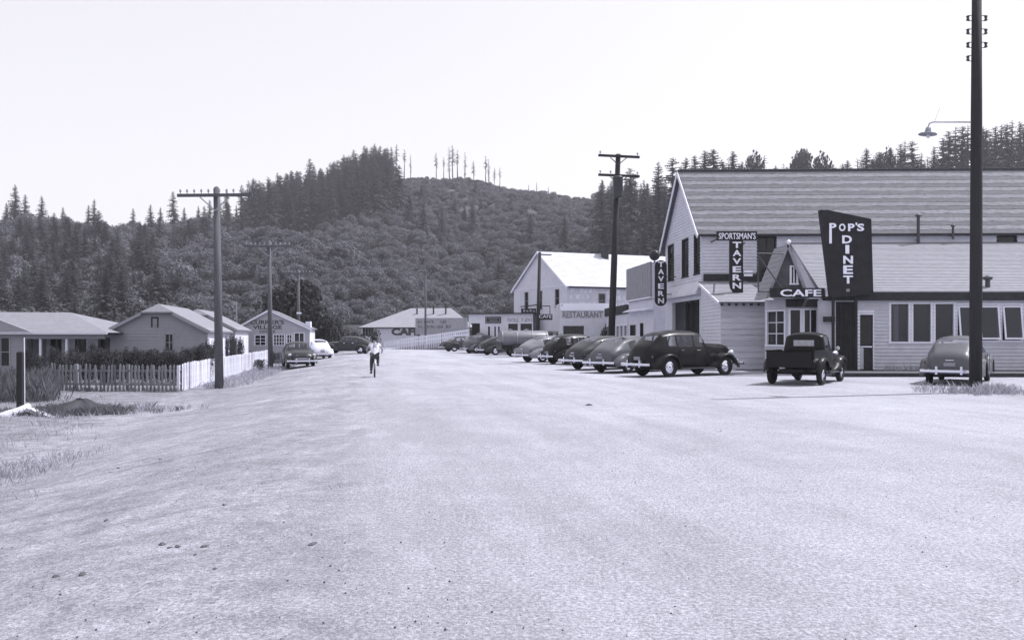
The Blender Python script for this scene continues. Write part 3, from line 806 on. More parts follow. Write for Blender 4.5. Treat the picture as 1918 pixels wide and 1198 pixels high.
# vent pipes on the long wall
for (px_, y0, y1, r_) in ((1720, 405, 456, .085), (1785, 424, 448, .06)):
    x = PX(px_, 44.3); mb = MB().tube([(x, 44.3, PZ(y1, 44.3)), (x, 44.3, PZ(y0, 44.3))], r_, 8)
    mb.lathe([(r_ * 2, 0), (r_ * 2, .05), (.01, .16)], (x, 44.3, PZ(y0, 44.3)), (0, 0, 1), 8)
    mb.bar((x, 44.3, PZ(y1, 44.3) + .2), (x, 44.62, PZ(y1, 44.3) + .2), .04, .04)
    mb.build('vent_pipe', M['metaldark'], hall)

# lean-to room with broad bare planks
L1, L2 = (9.78, 40.0), (12.25, 39.88)
lean = thing('lean_to_room', 'plank-walled lean-to with pale sloping roof under the hanging sign', 'building', (L1[0], L1[1], 0))
P = Plane(L1, L2)
siding(lean, P, .05, 3.15, M['plank'], .27, .10, .012, each=True, seed=3)
Pl = Plane((9.93, 44.8), L1)
siding(lean, Pl, .05, 4.4, M['white'], .17, .10, .015, lims=lambda z: (0, Pl.len) if z < 3.15 else (0, Pl.len * max(0, 1 - (z - 3.15) / 1.3)), seed=4)
roof(lean, (9.62, 39.75, 3.18), (12.3, 39.62, 3.18), (12.3, 44.85, 4.47), (9.72, 44.9, 4.47), 14, [M['rooflight']], False, .06, .02, name='shingles')
bm = MB(); bm.bar((9.6, 39.7, 3.12), (9.7, 44.85, 4.41), .05, .14); bm.build('bargeboard', M['trim'], lean)
for i in range(8):
    x = 9.75 + i * .34; bm = MB().box(x, x + .06, 39.66, 39.95, 3.02, 3.12); bm.build('rafter_tail', M['trim_dark'], lean)

# ------------------------------------------------------------------ diner
def dfront(x): return 36.2 - (x - 14.2) * .035
D0, D1 = (13.0, dfront(13.0)), (27.5, dfront(27.5))
diner = thing('diner', "low lap-sided diner with a row of windows under a dark fascia and pale shingle roof", 'building', (D0[0], D0[1], 0))
P = Plane(D0, D1)
U = lambda x: (x - D0[0]) * P.len / (D1[0] - D0[0])
wins = [(1669, 1706), (1710, 1747), (1751, 1789), (1793, 1827), (1831, 1871), (1875, 1913), (1917, 1955), (1959, 1998)]
wx = [(U(PX(a, 36)), U(PX(b, 36))) for a, b in wins]
ops = [(a, b, 1.36, 2.95) for a, b in wx] + [(U(14.73), U(15.27), 0.17, 2.5), (U(13.72), U(14.62), .17, 3.05)]
siding(diner, P, .17, 3.1, M['grey_wall'], .15, .12, .02, ops, seed=5)
for i, (a, b) in enumerate(wx):
    if i < 3: window(diner, P, a, b, 1.36, 2.95, 1, 1, .085, M['trim'], pane=M['shopglass'])
    else:       # top-hung sashes pushed open
        mb = MB()
        for (c, d_) in ((a - .04, a + .03), (b - .03, b + .04)): P.hexa(mb, c, d_, 1.42, 2.9, -.1, .03)
        P.hexa(mb, a - .04, b + .04, 2.9, 2.98, -.1, .034); P.hexa(mb, a - .07, b + .07, 1.34, 1.42, -.1, .06)
        w = mb.build('window', M['trim'], diner)
        sm = MB(); k = .20
        for (c, d_) in ((a + .035, a + .10), (b - .10, b - .035)): sm.hexa([P.at(c, 1.46, .05 + k), P.at(d_, 1.46, .05 + k), P.at(d_, 1.46, .01 + k), P.at(c, 1.46, .01 + k), P.at(c, 2.88, .05), P.at(d_, 2.88, .05), P.at(d_, 2.88, .01), P.at(c, 2.88, .01)])
        for (z0, z1) in ((1.46, 1.53), (2.80, 2.88)):
            f0, f1 = k * (2.88 - z0) / 1.42, k * (2.88 - z1) / 1.42
            sm.hexa([P.at(a + .10, z0, .048 + f0), P.at(b - .10, z0, .048 + f0), P.at(b - .10, z0, .012 + f0), P.at(a + .10, z0, .012 + f0), P.at(a + .10, z1, .048 + f1), P.at(b - .10, z1, .048 + f1), P.at(b - .10, z1, .012 + f1), P.at(a + .10, z1, .012 + f1)])
        sm.build('sash', M['trim'], w)
        pm = MB(); f0, f1 = k * (2.88 - 1.53) / 1.42, k * .08 / 1.42
        pm.hexa([P.at(a + .10, 1.53, .034 + f0), P.at(b - .10, 1.53, .034 + f0), P.at(b - .10, 1.53, .026 + f0), P.at(a + .10, 1.53, .026 + f0), P.at(a + .10, 2.80, .034 + f1), P.at(b - .10, 2.80, .034 + f1), P.at(b - .10, 2.80, .026 + f1), P.at(a + .10, 2.80, .026 + f1)])
        pm.build('pane', M['shopglass'], w)
        a, b = U(14.73), U(15.27)
mb = MB(); P.hexa(mb, a - .13, a, .17, 2.6, -.1, .03); P.hexa(mb, b, b + .05, .17, 2.6, -.1, .033); P.hexa(mb, a - .13, b + .05, 2.6, 2.7, -.1, .036)
P.hexa(mb, a, b, 2.5, 2.6, -.1, .028)
door = mb.build('door', M['trim'], diner)
mb = MB(); P.hexa(mb, a + .002, b - .002, .18, 2.49, -.06, -.03); mb.build('door_leaf', M['trim_dark'], door)
mb = MB(); P.hexa(mb, a + .06, b - .06, 1.25, 2.35, -.03, -.022); mb.build('pane', M['pane'], door)
mb = MB(); P.hexa(mb, a + .02, b - .02, 1.12, 1.17, -.03, .0); mb.build('push_bar', M['chrome'], door)
mb = MB(); P.hexa(mb, a + .004, a + .16, .2, 1.1, -.03, -.01); mb.build('kick_board', M['grey_wall'], door)
a, b = U(13.72), U(14.62)
for i in range(5):
    mb = MB(); w = (b - a) / 5; P.hexa(mb, a + i * w + .008, a + (i + 1) * w - .008, .17, 3.05, -.09, -.04 - (i % 2) * .006); mb.build('dark_board', M['signdark'], diner)
mb = MB(); P.hexa(mb, U(13.35), P.len, 3.10, 3.44, -.1, .28); mb.build('fascia', M['trim_dark'], diner)
mb = MB(); P.hexa(mb, 0.02, P.len, -.05, .17, -.2, -.03); mb.build('foundation', M['trim_dark'], diner)
roof(diner, (13.0, dfront(13.0) - .3, 3.46), (27.6, dfront(27.6) - .3, 3.46), (27.6, 44.5, 6.5), (14.6, 44.9, 6.5), 36, [M['rooflight']], False, .06, .024, name='shingles', wob=.004)
mb = MB().extrude([(13.12, 36.3, 3.1), (14.68, 44.75, 6.38), (14.68, 44.75, 3.1)], (.1, 0, 0)); mb.build('gable_wall', M['white'], diner)
x = PX(1850, 36.3); mb = MB().tube([(x, 36.3, 3.45), (x, 36.3, PZ(523, 36.3))], .10, 10)
mb.lathe([(.17, 0), (.19, .05), (.19, .12), (.03, .2)], (x, 36.3, PZ(524, 36.3)), (0, 0, 1), 10); mb.build('stove_pipe', M['metaldark'], diner)
# inside the diner: floor, back wall, counter, pendant lamps, an added pale strip
mb = MB(); P.hexa(mb, 1.7, P.len, .1, .2, -4.6, -.13); mb.build('floor', M['room'], diner)
mb = MB(); P.hexa(mb, 1.7, P.len, .2, 3.3, -4.7, -4.6); mb.build('back_wall', M['room'], diner)
mb = MB(); P.hexa(mb, 1.7, P.len, 3.0, 3.06, -4.6, -.13); mb.build('ceiling', M['room'], diner)
mb = MB(); P.hexa(mb, 1.6, 1.7, .2, 3.0, -4.6, -.13); mb.build('partition', M['room'], diner)
mb = MB(); P.hexa(mb, 3.6, 10, .2, 1.25, -2.6, -2.0); P.hexa(mb, 3.5, 10.1, 1.25, 1.31, -2.7, -1.9); mb.build('counter', M['room'], diner)
for uu in (3.5, 5.4, 7.2): MB().lathe([(.001, -.12), (.10, -.08), (.13, 0), (.08, .1), (.015, .14), (.015, .5)], P.at(uu, 2.5, -1.4), (0, 0, 1), 10).build('pendant_lamp', M['letter'], diner, True)
for uu in (3.2,):
    mb = MB(); P.hexa(mb, uu, uu + .22, 1.4, 2.95, -.2, -.17); mb.build('reflection_strip', M['trim'], diner)  # added pale strip imitating a reflection in the first window
x = PX(1552, 36.1)
mb = MB().box(x - .2, x + .22, 35.95, 36.2, 2.2, 2.42); mb.build('meter_box', M['trim_dark'], diner)

walk = thing('boardwalk', 'dark weathered boardwalk along the diner front', 'boardwalk', (12.6, 34.6, 0))
for i in range(7):
    mb = MB(); y = 33.5 + i * .34
    mb.hexa([(12.6, y + .05, .02), (27.5, y - .45, .02), (27.5, y - .13, .02), (12.6, y + .37, .02), (12.6, y + .05, .15), (27.5, y - .45, .15), (27.5, y - .13, .15), (12.6, y + .37, .15)])
    mb.build('plank', M['board'], walk)
mb = MB().hexa([(12.55, 33.40, 0), (27.5, 32.9, 0), (27.5, 33.0, 0), (12.55, 33.52, 0), (12.55, 33.40, .145), (27.5, 32.9, .145), (27.5, 33.0, .145), (12.55, 33.52, .145)]); mb.build('edge_beam', M['trim_dark'], walk)

# tall tapered sign pylon
pyl = thing('diner_sign', "tall dark tapered pylon sign lettered POP'S above the diner door", 'sign', (14.2, 35.4, 0))
dY = 35.55
pts = [(PX(1557, dY), dY, PZ(557, dY)), (PX(1636, dY), dY, PZ(551, dY)), (PX(1632, dY), dY, PZ(410, dY)), (PX(1550, dY), dY, PZ(393, dY)), (PX(1537, dY), dY, PZ(393, dY))]
mb = MB().extrude(pts, (0, .32, 0)); mb.build('sign_board', M['signdark'], pyl)
for x_ in (PX(1563, dY), PX(1606, dY)): MB().box(x_ - .05, x_ + .05, dY + .1, dY + .2, .1, PZ(556, dY)).build('sign_leg', M['signdark'], pyl)
RT, UP = (1, 0, 0), (0, 0, 1)
def put_letter(root, ch, x0, x1, y0, y1, d, mat=None, bold=.03, ex=.03): lettering(root, ch, (PX(x0, d), d - .012, PZ(y1, d)), RT, UP, PX(x1, d) - PX(x0, d), PZ(y0, d) - PZ(y1, d), mat or M['letter'], ex, bold)
for ch, x0, x1, y0, y1 in (('P', 1553, 1566, 418, 433), ('O', 1571, 1583, 419, 433), ('P', 1588, 1600, 419, 433), ("'", 1602, 1605, 417, 422), ('S', 1605, 1618, 419, 433), ('D', 1577, 1595, 441, 456), ('I', 1583, 1590, 459, 475), ('N', 1579, 1597, 479, 494), ('E', 1579, 1597, 497, 513), ('T', 1579, 1597, 516, 531)):
    put_letter(pyl, ch, x0, x1, y0, y1, dY)
mb = MB().box(PX(1553, dY), PX(1557.5, dY), dY - .03, dY + .01, PZ(456, dY), PZ(431, dY)); mb.build('letter_stem', M['letter'], pyl)
mb = MB().box(PX(1585, dY), PX(1591, dY), dY - .03, dY + .01, PZ(546, dY), PZ(541, dY)); mb.build('lettering', M['signgrey'], pyl)

# ------------------------------------------------------------------ cafe corner bay
Pa, Pb, Pc = (11.38, 38.4), (11.9, 37.0), (13.62, 36.88)
cafe = thing('cafe_bay', 'small cafe bay with a steep dark gable and white-framed corner windows', 'building', (Pb[0], Pb[1], 0))
P = Plane(Pa, Pb); ops = [(.12, P.len - .1, 1.22, 2.68)]
siding(cafe, P, .1, 3.2, M['grey_wall'], .16, .1, .015, ops, seed=7); window(cafe, P, .12, P.len - .1, 1.22, 2.68, 2, 3, .09)
P = Plane(Pb, Pc); ops = [(.10, .62, 1.22, 2.72), (.70, 1.32, 1.22, 2.72)]
siding(cafe, P, .1, 3.2, M['grey_wall'], .16, .1, .015, ops, seed=8)
window(cafe, P, .10, .62, 1.22, 2.72, 1, 1, .09); window(cafe, P, .70, 1.32, 1.22, 2.72, 2, 1, .09)
mb = MB(); P.hexa(mb, -.05, P.len, 2.85, 3.2, .02, .30, None, None, .08); mb.build('awning', M['trim_dark'], cafe)
mb = MB().box(13.32, 13.55, 36.72, 36.95, .1, 3.1); mb.build('corner_post', M['trim'], cafe)
gx, gy = 11.74, 36.55
mb = MB().extrude([(10.98, gy, 3.3), (12.5, gy, 3.3), (gx, gy, 5.35)], (0, .1, 0)); mb.build('gable', M['gabledark'], cafe)
for x_ in (10.86, 12.62): MB().bar((x_, 36.36, 3.22), (gx, 36.36, 5.46), .05, .11).build('rake_board', M['signgrey'], cafe)
Pq = Plane((10.98, gy), (12.5, gy)); window(cafe, Pq, .92, 1.22, 3.85, 4.55, 2, 1, .08, name='gable_window', depth=.02, proud=.06)
roof(cafe, (10.84, 36.4, 3.2), (10.84, 38.2, 3.2), (gx, 38.2, 5.5), (gx, 36.4, 5.5), 10, [M['signgrey']], False, .05, .02, name='roof_slope')
roof(cafe, (12.64, 36.4, 3.2), (12.64, 38.2, 3.2), (gx, 38.2, 5.5), (gx, 36.4, 5.5), 10, [M['signgrey']], False, .05, .02, name='roof_slope')
mb = MB().lathe([(.01, -.1), (.07, -.06), (.10, 0), (.07, .06), (.01, .1)], (gx + .05, 36.38, 5.6), (0, 0, 1), 10); mb.build('finial_lamp', M['letter'], cafe, True)

csign = thing('cafe_sign', 'long dark board lettered CAFE on braces beneath the steep dark gable', 'sign', (12.1, 35.9, 3.2))
d = 35.9
mb = MB().box(PX(1443, d), PX(1545, d), d, d + .12, PZ(557, d), PZ(539, d)); mb.build('sign_board', M['signdark'], csign)
lettering(csign, 'CAFE', (PX(1461, d), d - .015, PZ(555, d)), RT, UP, PX(1538, d) - PX(1461, d), PZ(542, d) - PZ(555, d), M['letter'], .03, .02)
mb = MB().box(PX(1547, d), PX(1555, d), d + .02, d + .1, PZ(555, d), PZ(539, d)); mb.build('end_plate', M['letter'], csign)
mb = MB(); xa, xb = PX(1421, d), PX(1472, d); zt_, zb_ = PZ(474, d), PZ(546, d)
for a, b in (((xa, d + .06, zt_), (xb, d + .3, zt_)), ((xa, d + .06, zt_), (xa, d + .06, zb_)), ((xa, d + .06, zt_ - .1), (PX(1470, d), d + .06, zb_)), ((xa, d + .06, zb_), (PX(1443, d), d + .06, zb_))): mb.tube([a, b], .03, 6)
mb.build('brace', M['metaldark'], csign)

sp = thing('tavern_sign', "dark T-shaped hanging sign lettered SPORTSMAN'S TAVERN over the lean-to roof", 'sign', (11.0, 41.8, 3.6))
d = 41.8
mb = MB().box(PX(1343, d), PX(1418, d), d, d + .14, PZ(450, d), PZ(433, d)); mb.build('sign_head', M['signdark'], sp)
pts = [(PX(1367, d), d + .01, PZ(450.2, d)), (PX(1367, d), d + .01, PZ(530, d))] + [(PX(1367 + 25 * (1 - math.cos(R(t))), d), d + .01, PZ(530 + 26 * math.sin(R(t)), d)) for t in (20, 45, 70, 90)] + [(PX(1392, d), d + .01, PZ(450.2, d))]
mb = MB().extrude(pts, (0, .14, 0)); mb.build('sign_board', M['signdark'], sp)
lettering(sp, "SPORTSMAN'S", (PX(1346, d), d - .012, PZ(448, d)), RT, UP, PX(1415, d) - PX(1346, d), PZ(436, d) - PZ(448, d), M['letter'], .03, .01)
for i, ch in enumerate('TAVERN'): put_letter(sp, ch, 1372, 1388, 453 + i * 15.2, 464.5 + i * 15.2, d + .012)
mb = MB()
for zz in (PZ(455, d), PZ(516, d)):
    for x in (PX(1395, d),): mb.bar((x, d + .08, zz), (x + .3, 45.0, zz), .06, .06)
mb.bar((PX(1360, d), d + .08, PZ(440, d)), (PX(1360, d), 45, PZ(440, d)), .06, .06); mb.build('bracket', M['metaldark'], sp)
mb = MB()
for zz in (508, 515): mb.box(PX(1394, d), PX(1410, d), d + .02, d + .08, PZ(zz, d) - .05, PZ(zz, d) + .05)
mb.build('flood_lamp', M['letter'], sp)

ts = thing('tavern_sign', 'narrow round-ended upright board lettered TAVERN beside the cart doorway', 'sign', (8.7, 50, 3.3))
d = 50.0; x0, x1 = PX(1227, d), PX(1249, d); xc, hw = (x0 + x1) / 2, (x1 - x0) / 2; z0, z1 = PZ(573, d), PZ(487, d)
pts = [(xc + hw * math.cos(R(a)), d, z1 - hw + hw * math.sin(R(a))) for a in range(0, 181, 20)] + [(xc + hw * math.cos(R(a)), d, z0 + hw + hw * math.sin(R(a))) for a in range(180, 361, 20)]
mb = MB().extrude(pts, (0, .16, 0)); mb.build('sign_board', M['signdark'], ts)
for i, ch in enumerate('TAVERN'): put_letter(ts, ch, 1232.5, 1243.5, 490 + i * 13.6, 500 + i * 13.6, d)
mb = MB()
for zz in (PZ(518, d), PZ(551, d)): mb.tube([(x1 - .02, d + .08, zz), (9.62, 50.1, zz)], .03, 6)
mb.build('bracket', M['metaldark'], ts)

# ------------------------------------------------------------------ false-front tavern beyond the hall
Nn, Ff = (8.95, 54.0), (8.3, 60.6)
fft = thing('false_front_tavern', 'single-storey tavern with grey boarded false-front parapet and round finial', 'building', (Nn[0], Nn[1], 0))
P = Plane(Nn, (12.5, 54.0)); siding(fft, P, 0, 6.3, M['white'], .17, .12, .015, seed=9)
P = Plane(Ff, Nn); T_ = lambda t: P.len * (1 - t)
ops = [(T_(.50), T_(.38), .05, 2.4), (T_(.93), T_(.70), .6, 2.3)]
siding(fft, P, 0, 4.0, M['white'], .2, .12, .012, ops, seed=10)
for o_ in ops: window(fft, P, *o_, 2, 1, .08, M['trim_dark'])
n = 30
for i in range(n):
    mb = MB(); w = P.len / n; P.hexa(mb, i * w + .006, (i + 1) * w - .006, 4.08, 6.3, .12, .2 + (i % 3) * .006); mb.build('parapet_board', M['signgrey'], fft)
mb = MB(); P.hexa(mb, 0, P.len + .1, 4.0, 4.08, -.1, .30); P.hexa(mb, .1, P.len + .05, 3.25, 3.45, 0.02, .55, None, None, .1); mb.build('ledge', M['trim'], fft)
mb = MB(); P.hexa(mb, 0, P.len, 4.0, 6.25, -.05, .10); mb.build('parapet_wall', M['white'], fft)
mb = MB().hexa([(8.8, 54.1, 4.0), (12.5, 54.1, 4.0), (12.5, 60.6, 4.0), (8.3, 60.6, 4.0), (8.8, 54.1, 4.1), (12.5, 54.1, 4.1), (12.5, 60.6, 4.1), (8.3, 60.6, 4.1)]); mb.build('flat_roof', M['rooflight'], fft)
bx_, bz_ = PX(1226, 53.9), PZ(478, 53.9)
mb = MB().tube([(bx_, 53.9, 6.2), (bx_, 53.9, bz_ - .2)], .05, 8); mb.build('finial_post', M['metal'], fft)
mb = MB().lathe([(.34 * math.sin(R(a)), -.34 * math.cos(R(a))) for a in range(0, 181, 15)], (bx_, 53.9, bz_), (0, 0, 1), 18); mb.build('finial_ball', paint('ball_paint', .03), fft, True)

st3 = thing('storefront', 'narrow white storefront with a dark sign band beyond the false-front tavern', 'building', (8.2, 61, 0))
P = Plane((7.75, 70.5), (8.25, 60.9)); L_ = P.len
ops = [(L_ * (k / 6) + .15, L_ * ((k + 1) / 6) - .12, .9, 2.35) for k in range(6)]
siding(st3, P, 0, 3.2, M['white'], .2, .12, .012, ops, seed=11)
for o_ in ops: window(st3, P, *o_, 2, 1, .09)
mb = MB(); P.hexa(mb, 0, L_, 3.2, 3.85, -.1, .12); mb.build('sign_band', M['trim_dark'], st3)
mb = MB(); P.hexa(mb, 0, L_, 0, 3.3, -4, -3.9); P.hexa(mb, 0, L_, 3.1, 3.19, -4, -.1); mb.build('flat_roof', M['rooflight'], st3)

# ------------------------------------------------------------------ two-storey white-roofed building
K, J = (4.87, 75.0), (0.21, 83.8)
rdir = Vector((.927, .375, 0)); Lr = 17.0
K2, J2 = (K[0] + rdir.x * Lr, K[1] + rdir.y * Lr), (J[0] + rdir.x * Lr, J[1] + rdir.y * Lr)
two = thing('rooming_house', 'two-storey gabled building with bright white roof and dark chimney', 'building', (K[0], K[1], 0))
P = Plane(J, K); ez, rz = 6.1, 9.35
def ut(px_):    # picture column to distance along the gable wall
    k = (px_ - HX) / 1600.0; t = (J[0] - k * J[1]) / ((J[0] - K[0]) - k * (J[1] - K[1])); return t * P.len
gws = [(ut(983), ut(990), 4.1, 5.75), (ut(1008), ut(1016), 4.1, 5.75), (ut(1040), ut(1048), 4.2, 5.75)]
siding(two, P, 0, rz - .03, M['white'], .2, .12, .02, gws, gable_lims(P.len, ez, rz), seed=12)
for o_ in gws: window(two, P, *o_, 1, 2, .1, M['signgrey'])
mb = MB(); P.hexa(mb, 0.05, P.len - .05, 6.02, 6.14, .03, .07); mb.build('string_course', M['trim'], two)
P = Plane(K, K2)
lw = [(3.05, 3.75, 4.15, 5.35)]
siding(two, P, 0, ez, M['grey_wall'], .2, .12, .015, lw, seed=13)
window(two, P, *lw[0], 1, 2, .08, M['signgrey'])
strokes(two, P, .25, 8.2, 4.1, 6.0, 3, M['letterpale'], .03, 4, gaps=((2.75, 3.85),))
mb = MB(); Plane(K2, J2).hexa(mb, 0, 9.9, 0, ez, -.1, 0); mb.build('end_wall', M['white'], two)
mr, mr2 = lerp2(J, K, .5), lerp2(J2, K2, .5)
gn = Plane(J, K).n * .25
def sh(p): return (p[0] + gn.x, p[1] + gn.y)
side_n = Plane(K, K2).n; slp = (rz - ez) / (Plane(J, K).len / 2); o2 = .3
def eave(p, s): return Vector((p[0] + s * side_n.x * o2, p[1] + s * side_n.y * o2, ez - o2 * slp + .05))
roof(two, eave(sh(K), 1), eave(K2, 1), lift(mr2, rz + .08), lift(sh(mr), rz + .08), 14, [M['roofwhite']], False, .06, .02, name='roof_slope')
roof(two, eave(sh(J), -1), eave(J2, -1), lift(mr2, rz + .08), lift(sh(mr), rz + .08), 14, [M['roofwhite']], False, .06, .02, name='roof_slope')
mb = MB(); mb.bar(eave(K, 1) + Vector((0, 0, -.07)), eave(K2, 1) + Vector((0, 0, -.07)), .06, .12); mb.build('eave_trim', M['trim_dark'], two)
for a_ in (eave(sh(K), 1), eave(sh(J), -1)): MB().bar(a_ + Vector((0, 0, -.1)), lift(sh(mr), rz), .06, .18).build('bargeboard', M['trim'], two)
cp = Vector((mr[0], mr[1], 0)) + rdir * 6.6 + side_n * .5
mb = MB().box(cp.x - .33, cp.x + .33, cp.y - .33, cp.y + .33, 8.3, 10.1); mb.box(cp.x - .4, cp.x + .4, cp.y - .4, cp.y + .4, 10.1, 10.22); mb.build('chimney', M['brick'], two)
mb = MB().box(cp.x - .9, cp.x + .36, cp.y - .5, cp.y - .36, 8.35, 8.75); mb.build('chimney_flashing', M['brick'], two)

ann = thing('restaurant_annex', 'flat-topped white annex lettered RESTAURANT in front of the rooming house', 'building', (4.1, 71.2, 0))
P = Plane((4.02, 71.2), (8.05, 71.0))
ops = [(PX(1056, 71) - 4.02, PX(1093, 71) - 4.02, .7, 2.38)]
siding(ann, P, 0, 4.32, M['white'], .2, .12, .01, ops, seed=14); window(ann, P, *ops[0], 3, 1, .08, M['trim_dark'])
mb = MB(); P.hexa(mb, 0, P.len, 3.72, 4.3, .03, .09); mb.build('sign_band', M['letter'], ann)
lettering(ann, 'RESTAURANT', P.at(PX(1054, 71) - 4.02, PZ(595, 71), .03), P.u, UP, PX(1129, 71) - PX(1054, 71), PZ(583, 71) - PZ(595, 71), M['letterfaint'], .03, .015)
Pq = Plane((3.9, 75.8), (4.02, 71.2)); siding(ann, Pq, 0, 4.32, M['white'], .2, .1, .01, seed=15)
mb = MB().box(4.1, 8.0, 71.1, 74.2, 4.1, 4.2); mb.build('flat_roof', M['rooflight'], ann)
tree('climbing_shrub', 'shrub_a', (PX(1136, 70), 70.2, 0), (.55, .45, 2.2), 0, 'dark climbing shrub against the restaurant annex corner', 'shrub')

# ------------------------------------------------------------------ low tackle shop
S0, S1 = (PX(878, 80.5), 80.5), (1.9, 78.2)
shop = thing('tackle_shop', 'low white flat-roofed shop with dark shop windows and garage opening', 'building', (S0[0], S0[1], 0))
P = Plane(S0, S1)
def us(px_):
    k = (px_ - HX) / 1600.0; return P.len * (S0[0] - k * S0[1]) / ((S0[0] - S1[0]) - k * (S0[1] - S1[1]))
def zs(y): return PZ(y, 79.5)
ops = [(us(878.5), us(899), .05, zs(605)), (us(913), us(919), .3, zs(611)), (us(925), us(930), .9, zs(611)), (us(932), us(937), .9, zs(611)), (us(951), us(971), .7, zs(606)), (us(974), us(997.5), .7, zs(606))]
siding(shop, P, 0, zs(588), M['white'], .2, .12, .01, ops, seed=16)
mb = MB(); P.hexa(mb, ops[0][0], ops[0][1], .02, ops[0][3], -.8, -.7); mb.build('garage_depth', M['dark'], shop)
for o_ in ops[1:]: window(shop, P, *o_, 1, 1, .08, M['trim'])
mb = MB(); P.hexa(mb, -.15, P.len + .1, zs(588), zs(588) + .1, -2.0, .25); mb.build('roof_edge', M['trim_dark'], shop)
mb = MB(); P.hexa(mb, us(909.5), us(938.5), zs(605), zs(593), .02, .08); sb = mb.build('wall_sign', M['signdark'], shop)
mb = MB()
for a, b, c, e in ((911, 937, 594.6, 595.6), (911, 937, 602.5, 603.5), (911, 912, 594.6, 603.5), (936, 937, 594.6, 603.5), (916, 932, 597.6, 598.6), (918, 934, 600.2, 601)): P.hexa(mb, us(a), us(b), zs(e), zs(c), .081, .09)
mb.build('sign_marks', M['signgrey'], sb)
lettering(shop, 'TACKLE', P.at(us(950), zs(603), .012), P.u, UP, us(971) - us(950), zs(596) - zs(603), M['letterfaint'], .015, .0)
strokes(shop, P, us(977), us(996), zs(604), zs(595), 1, M['letterfaint'], .03, 9, 'faded_lettering')
mb = MB().extrude([P.at(us(893 + 9 + 9 * math.cos(R(a))), .05 + 1.4 + .5 * math.sin(R(a)), .35) for a in range(0, 181, 30)] + [P.at(us(893), .05, .35), P.at(us(911), .05, .35)], P.n * .05); mb.build('leaning_door', M['signgrey'], shop)
mb = MB(); P.hexa(mb, 0, P.len, 0, zs(588), -2.2, -2.1); mb.build('rear_wall', M['white'], shop)

# ------------------------------------------------------------------ hip-roofed cafe at the end of the street, its hoarding and the ramp
hc = thing('hip_roof_cafe', 'grey cafe with a hip roof and big dark letters CAFE at the street end', 'building', (-14, 118, 0))
xl, xr, yf, yb = PX(676, 118), PX(880, 118), 118.0, 127.0
P = Plane((xl, yf), (xr, yf)); u_ = lambda px_: PX(px_, 118) - xl
ops = [(u_(679), u_(700), PZ(629, 118), PZ(614, 118))]
siding(hc, P, 0, 2.85, M['grey_wall'], .22, .12, .015, ops, seed=17); window(hc, P, *ops[0], 4, 1, .08, M['signgrey'])
mb = MB(); Plane((xl, yb), (xl, yf)).hexa(mb, 0, 9, 0, 2.85, -.1, 0); mb.build('side_wall', M['grey_wall'], hc)
lettering(hc, 'CAFE', P.at(u_(733), PZ(628, 118), .02), RT, UP, u_(787) - u_(733), PZ(614, 118) - PZ(628, 118), M['letterdark'], .03, .06)
e = .4; r0, r1 = (PX(770, 122.5), 122.5, PZ(577, 122.5)), (PX(845, 122.5), 122.5, PZ(577, 122.5))
f0, f1, b0, b1 = (xl - e, yf - e, 2.78), (xr + e, yf - e, 2.78), (xl - e, yb + e, 2.78), (xr + e, yb + e, 2.78)
mb = MB().add([f0, f1, b1, b0, r0, r1], [(0, 1, 5, 4), (1, 2, 5), (2, 3, 4, 5), (3, 0, 4), (0, 3, 2, 1)]); mb.build('hip_roof', M['rooflight'], hc)
mb = MB().box(xl - e, xr + e, yf - e - .04, yf - e, 2.66, 2.8); mb.build('eave_trim', M['trim_dark'], hc)
for px_, h_ in ((812, .9), (835, 1.2), (781, .5)):
    x = PX(px_, 121); mb = MB().tube([(x, 121, 4.4), (x, 121, 5.0 + h_)], .12, 6); mb.build('flue', M['trim_dark'], hc)

bb = thing('hoarding', 'weathered billboard with faded lettering beside the white ramp railing', 'billboard', (-9, 112, 0))
P = Plane((PX(778, 113), 113), (PX(876, 111), 111))
n = 9
for i in range(n):
    mb = MB(); z0 = PZ(626, 112) + i * .24; P.hexa(mb, 0, P.len, z0, z0 + .225, -.04, .0 + (i % 2) * .008); mb.build('plank', M['signgrey'], bb)
for f in (.06, .5, .94):
    mb = MB(); P.hexa(mb, P.len * f - .07, P.len * f + .07, 0, PZ(597, 112), -.16, -.045); mb.build('post', M['trim_dark'], bb)
strokes(bb, P, .4, 5.0, PZ(616, 112), PZ(598, 112), 2, M['letterdark'], .03, 12)

ramp = thing('ramp_railing', 'white board railing climbing the ramp at the street end', 'railing', (-11, 102, 0))
r_a, r_b = Vector((PX(720, 104), 104, 0)), Vector((PX(878, 97), 97, 0))
za, zb = -.15, 1.25
def rp(t, z, off=0): 
    p = r_a.lerp(r_b, t); return Vector((p.x, p.y + off, za + (zb - za) * t + z))
for z, h_ in ((1.02, .16), (.52, .14)):
    mb = MB(); mb.bar(rp(0, z, -.06), rp(1, z, -.06), .05, h_); mb.build('rail', M['trim'], ramp)
for i in range(48):
    t = i / 47; mb = MB(); w = .09 if i % 8 else .16
    p = rp(t, 0); mb.box(p.x - w / 2, p.x + w / 2, p.y, p.y + .08, max(-.1, p.z - .5), p.z + 1.05); mb.build('baluster' if i % 8 else 'post', M['trim'], ramp)
mb = MB().hexa([rp(0, -1, .1), rp(1, -2, .1), rp(1, -2, 3), rp(0, -1, 3), rp(0, .05, .1), rp(1, .05, .1), rp(1, .05, 3), rp(0, .05, 3)]); mb.build('ramp_deck', M['signgrey'], ramp)

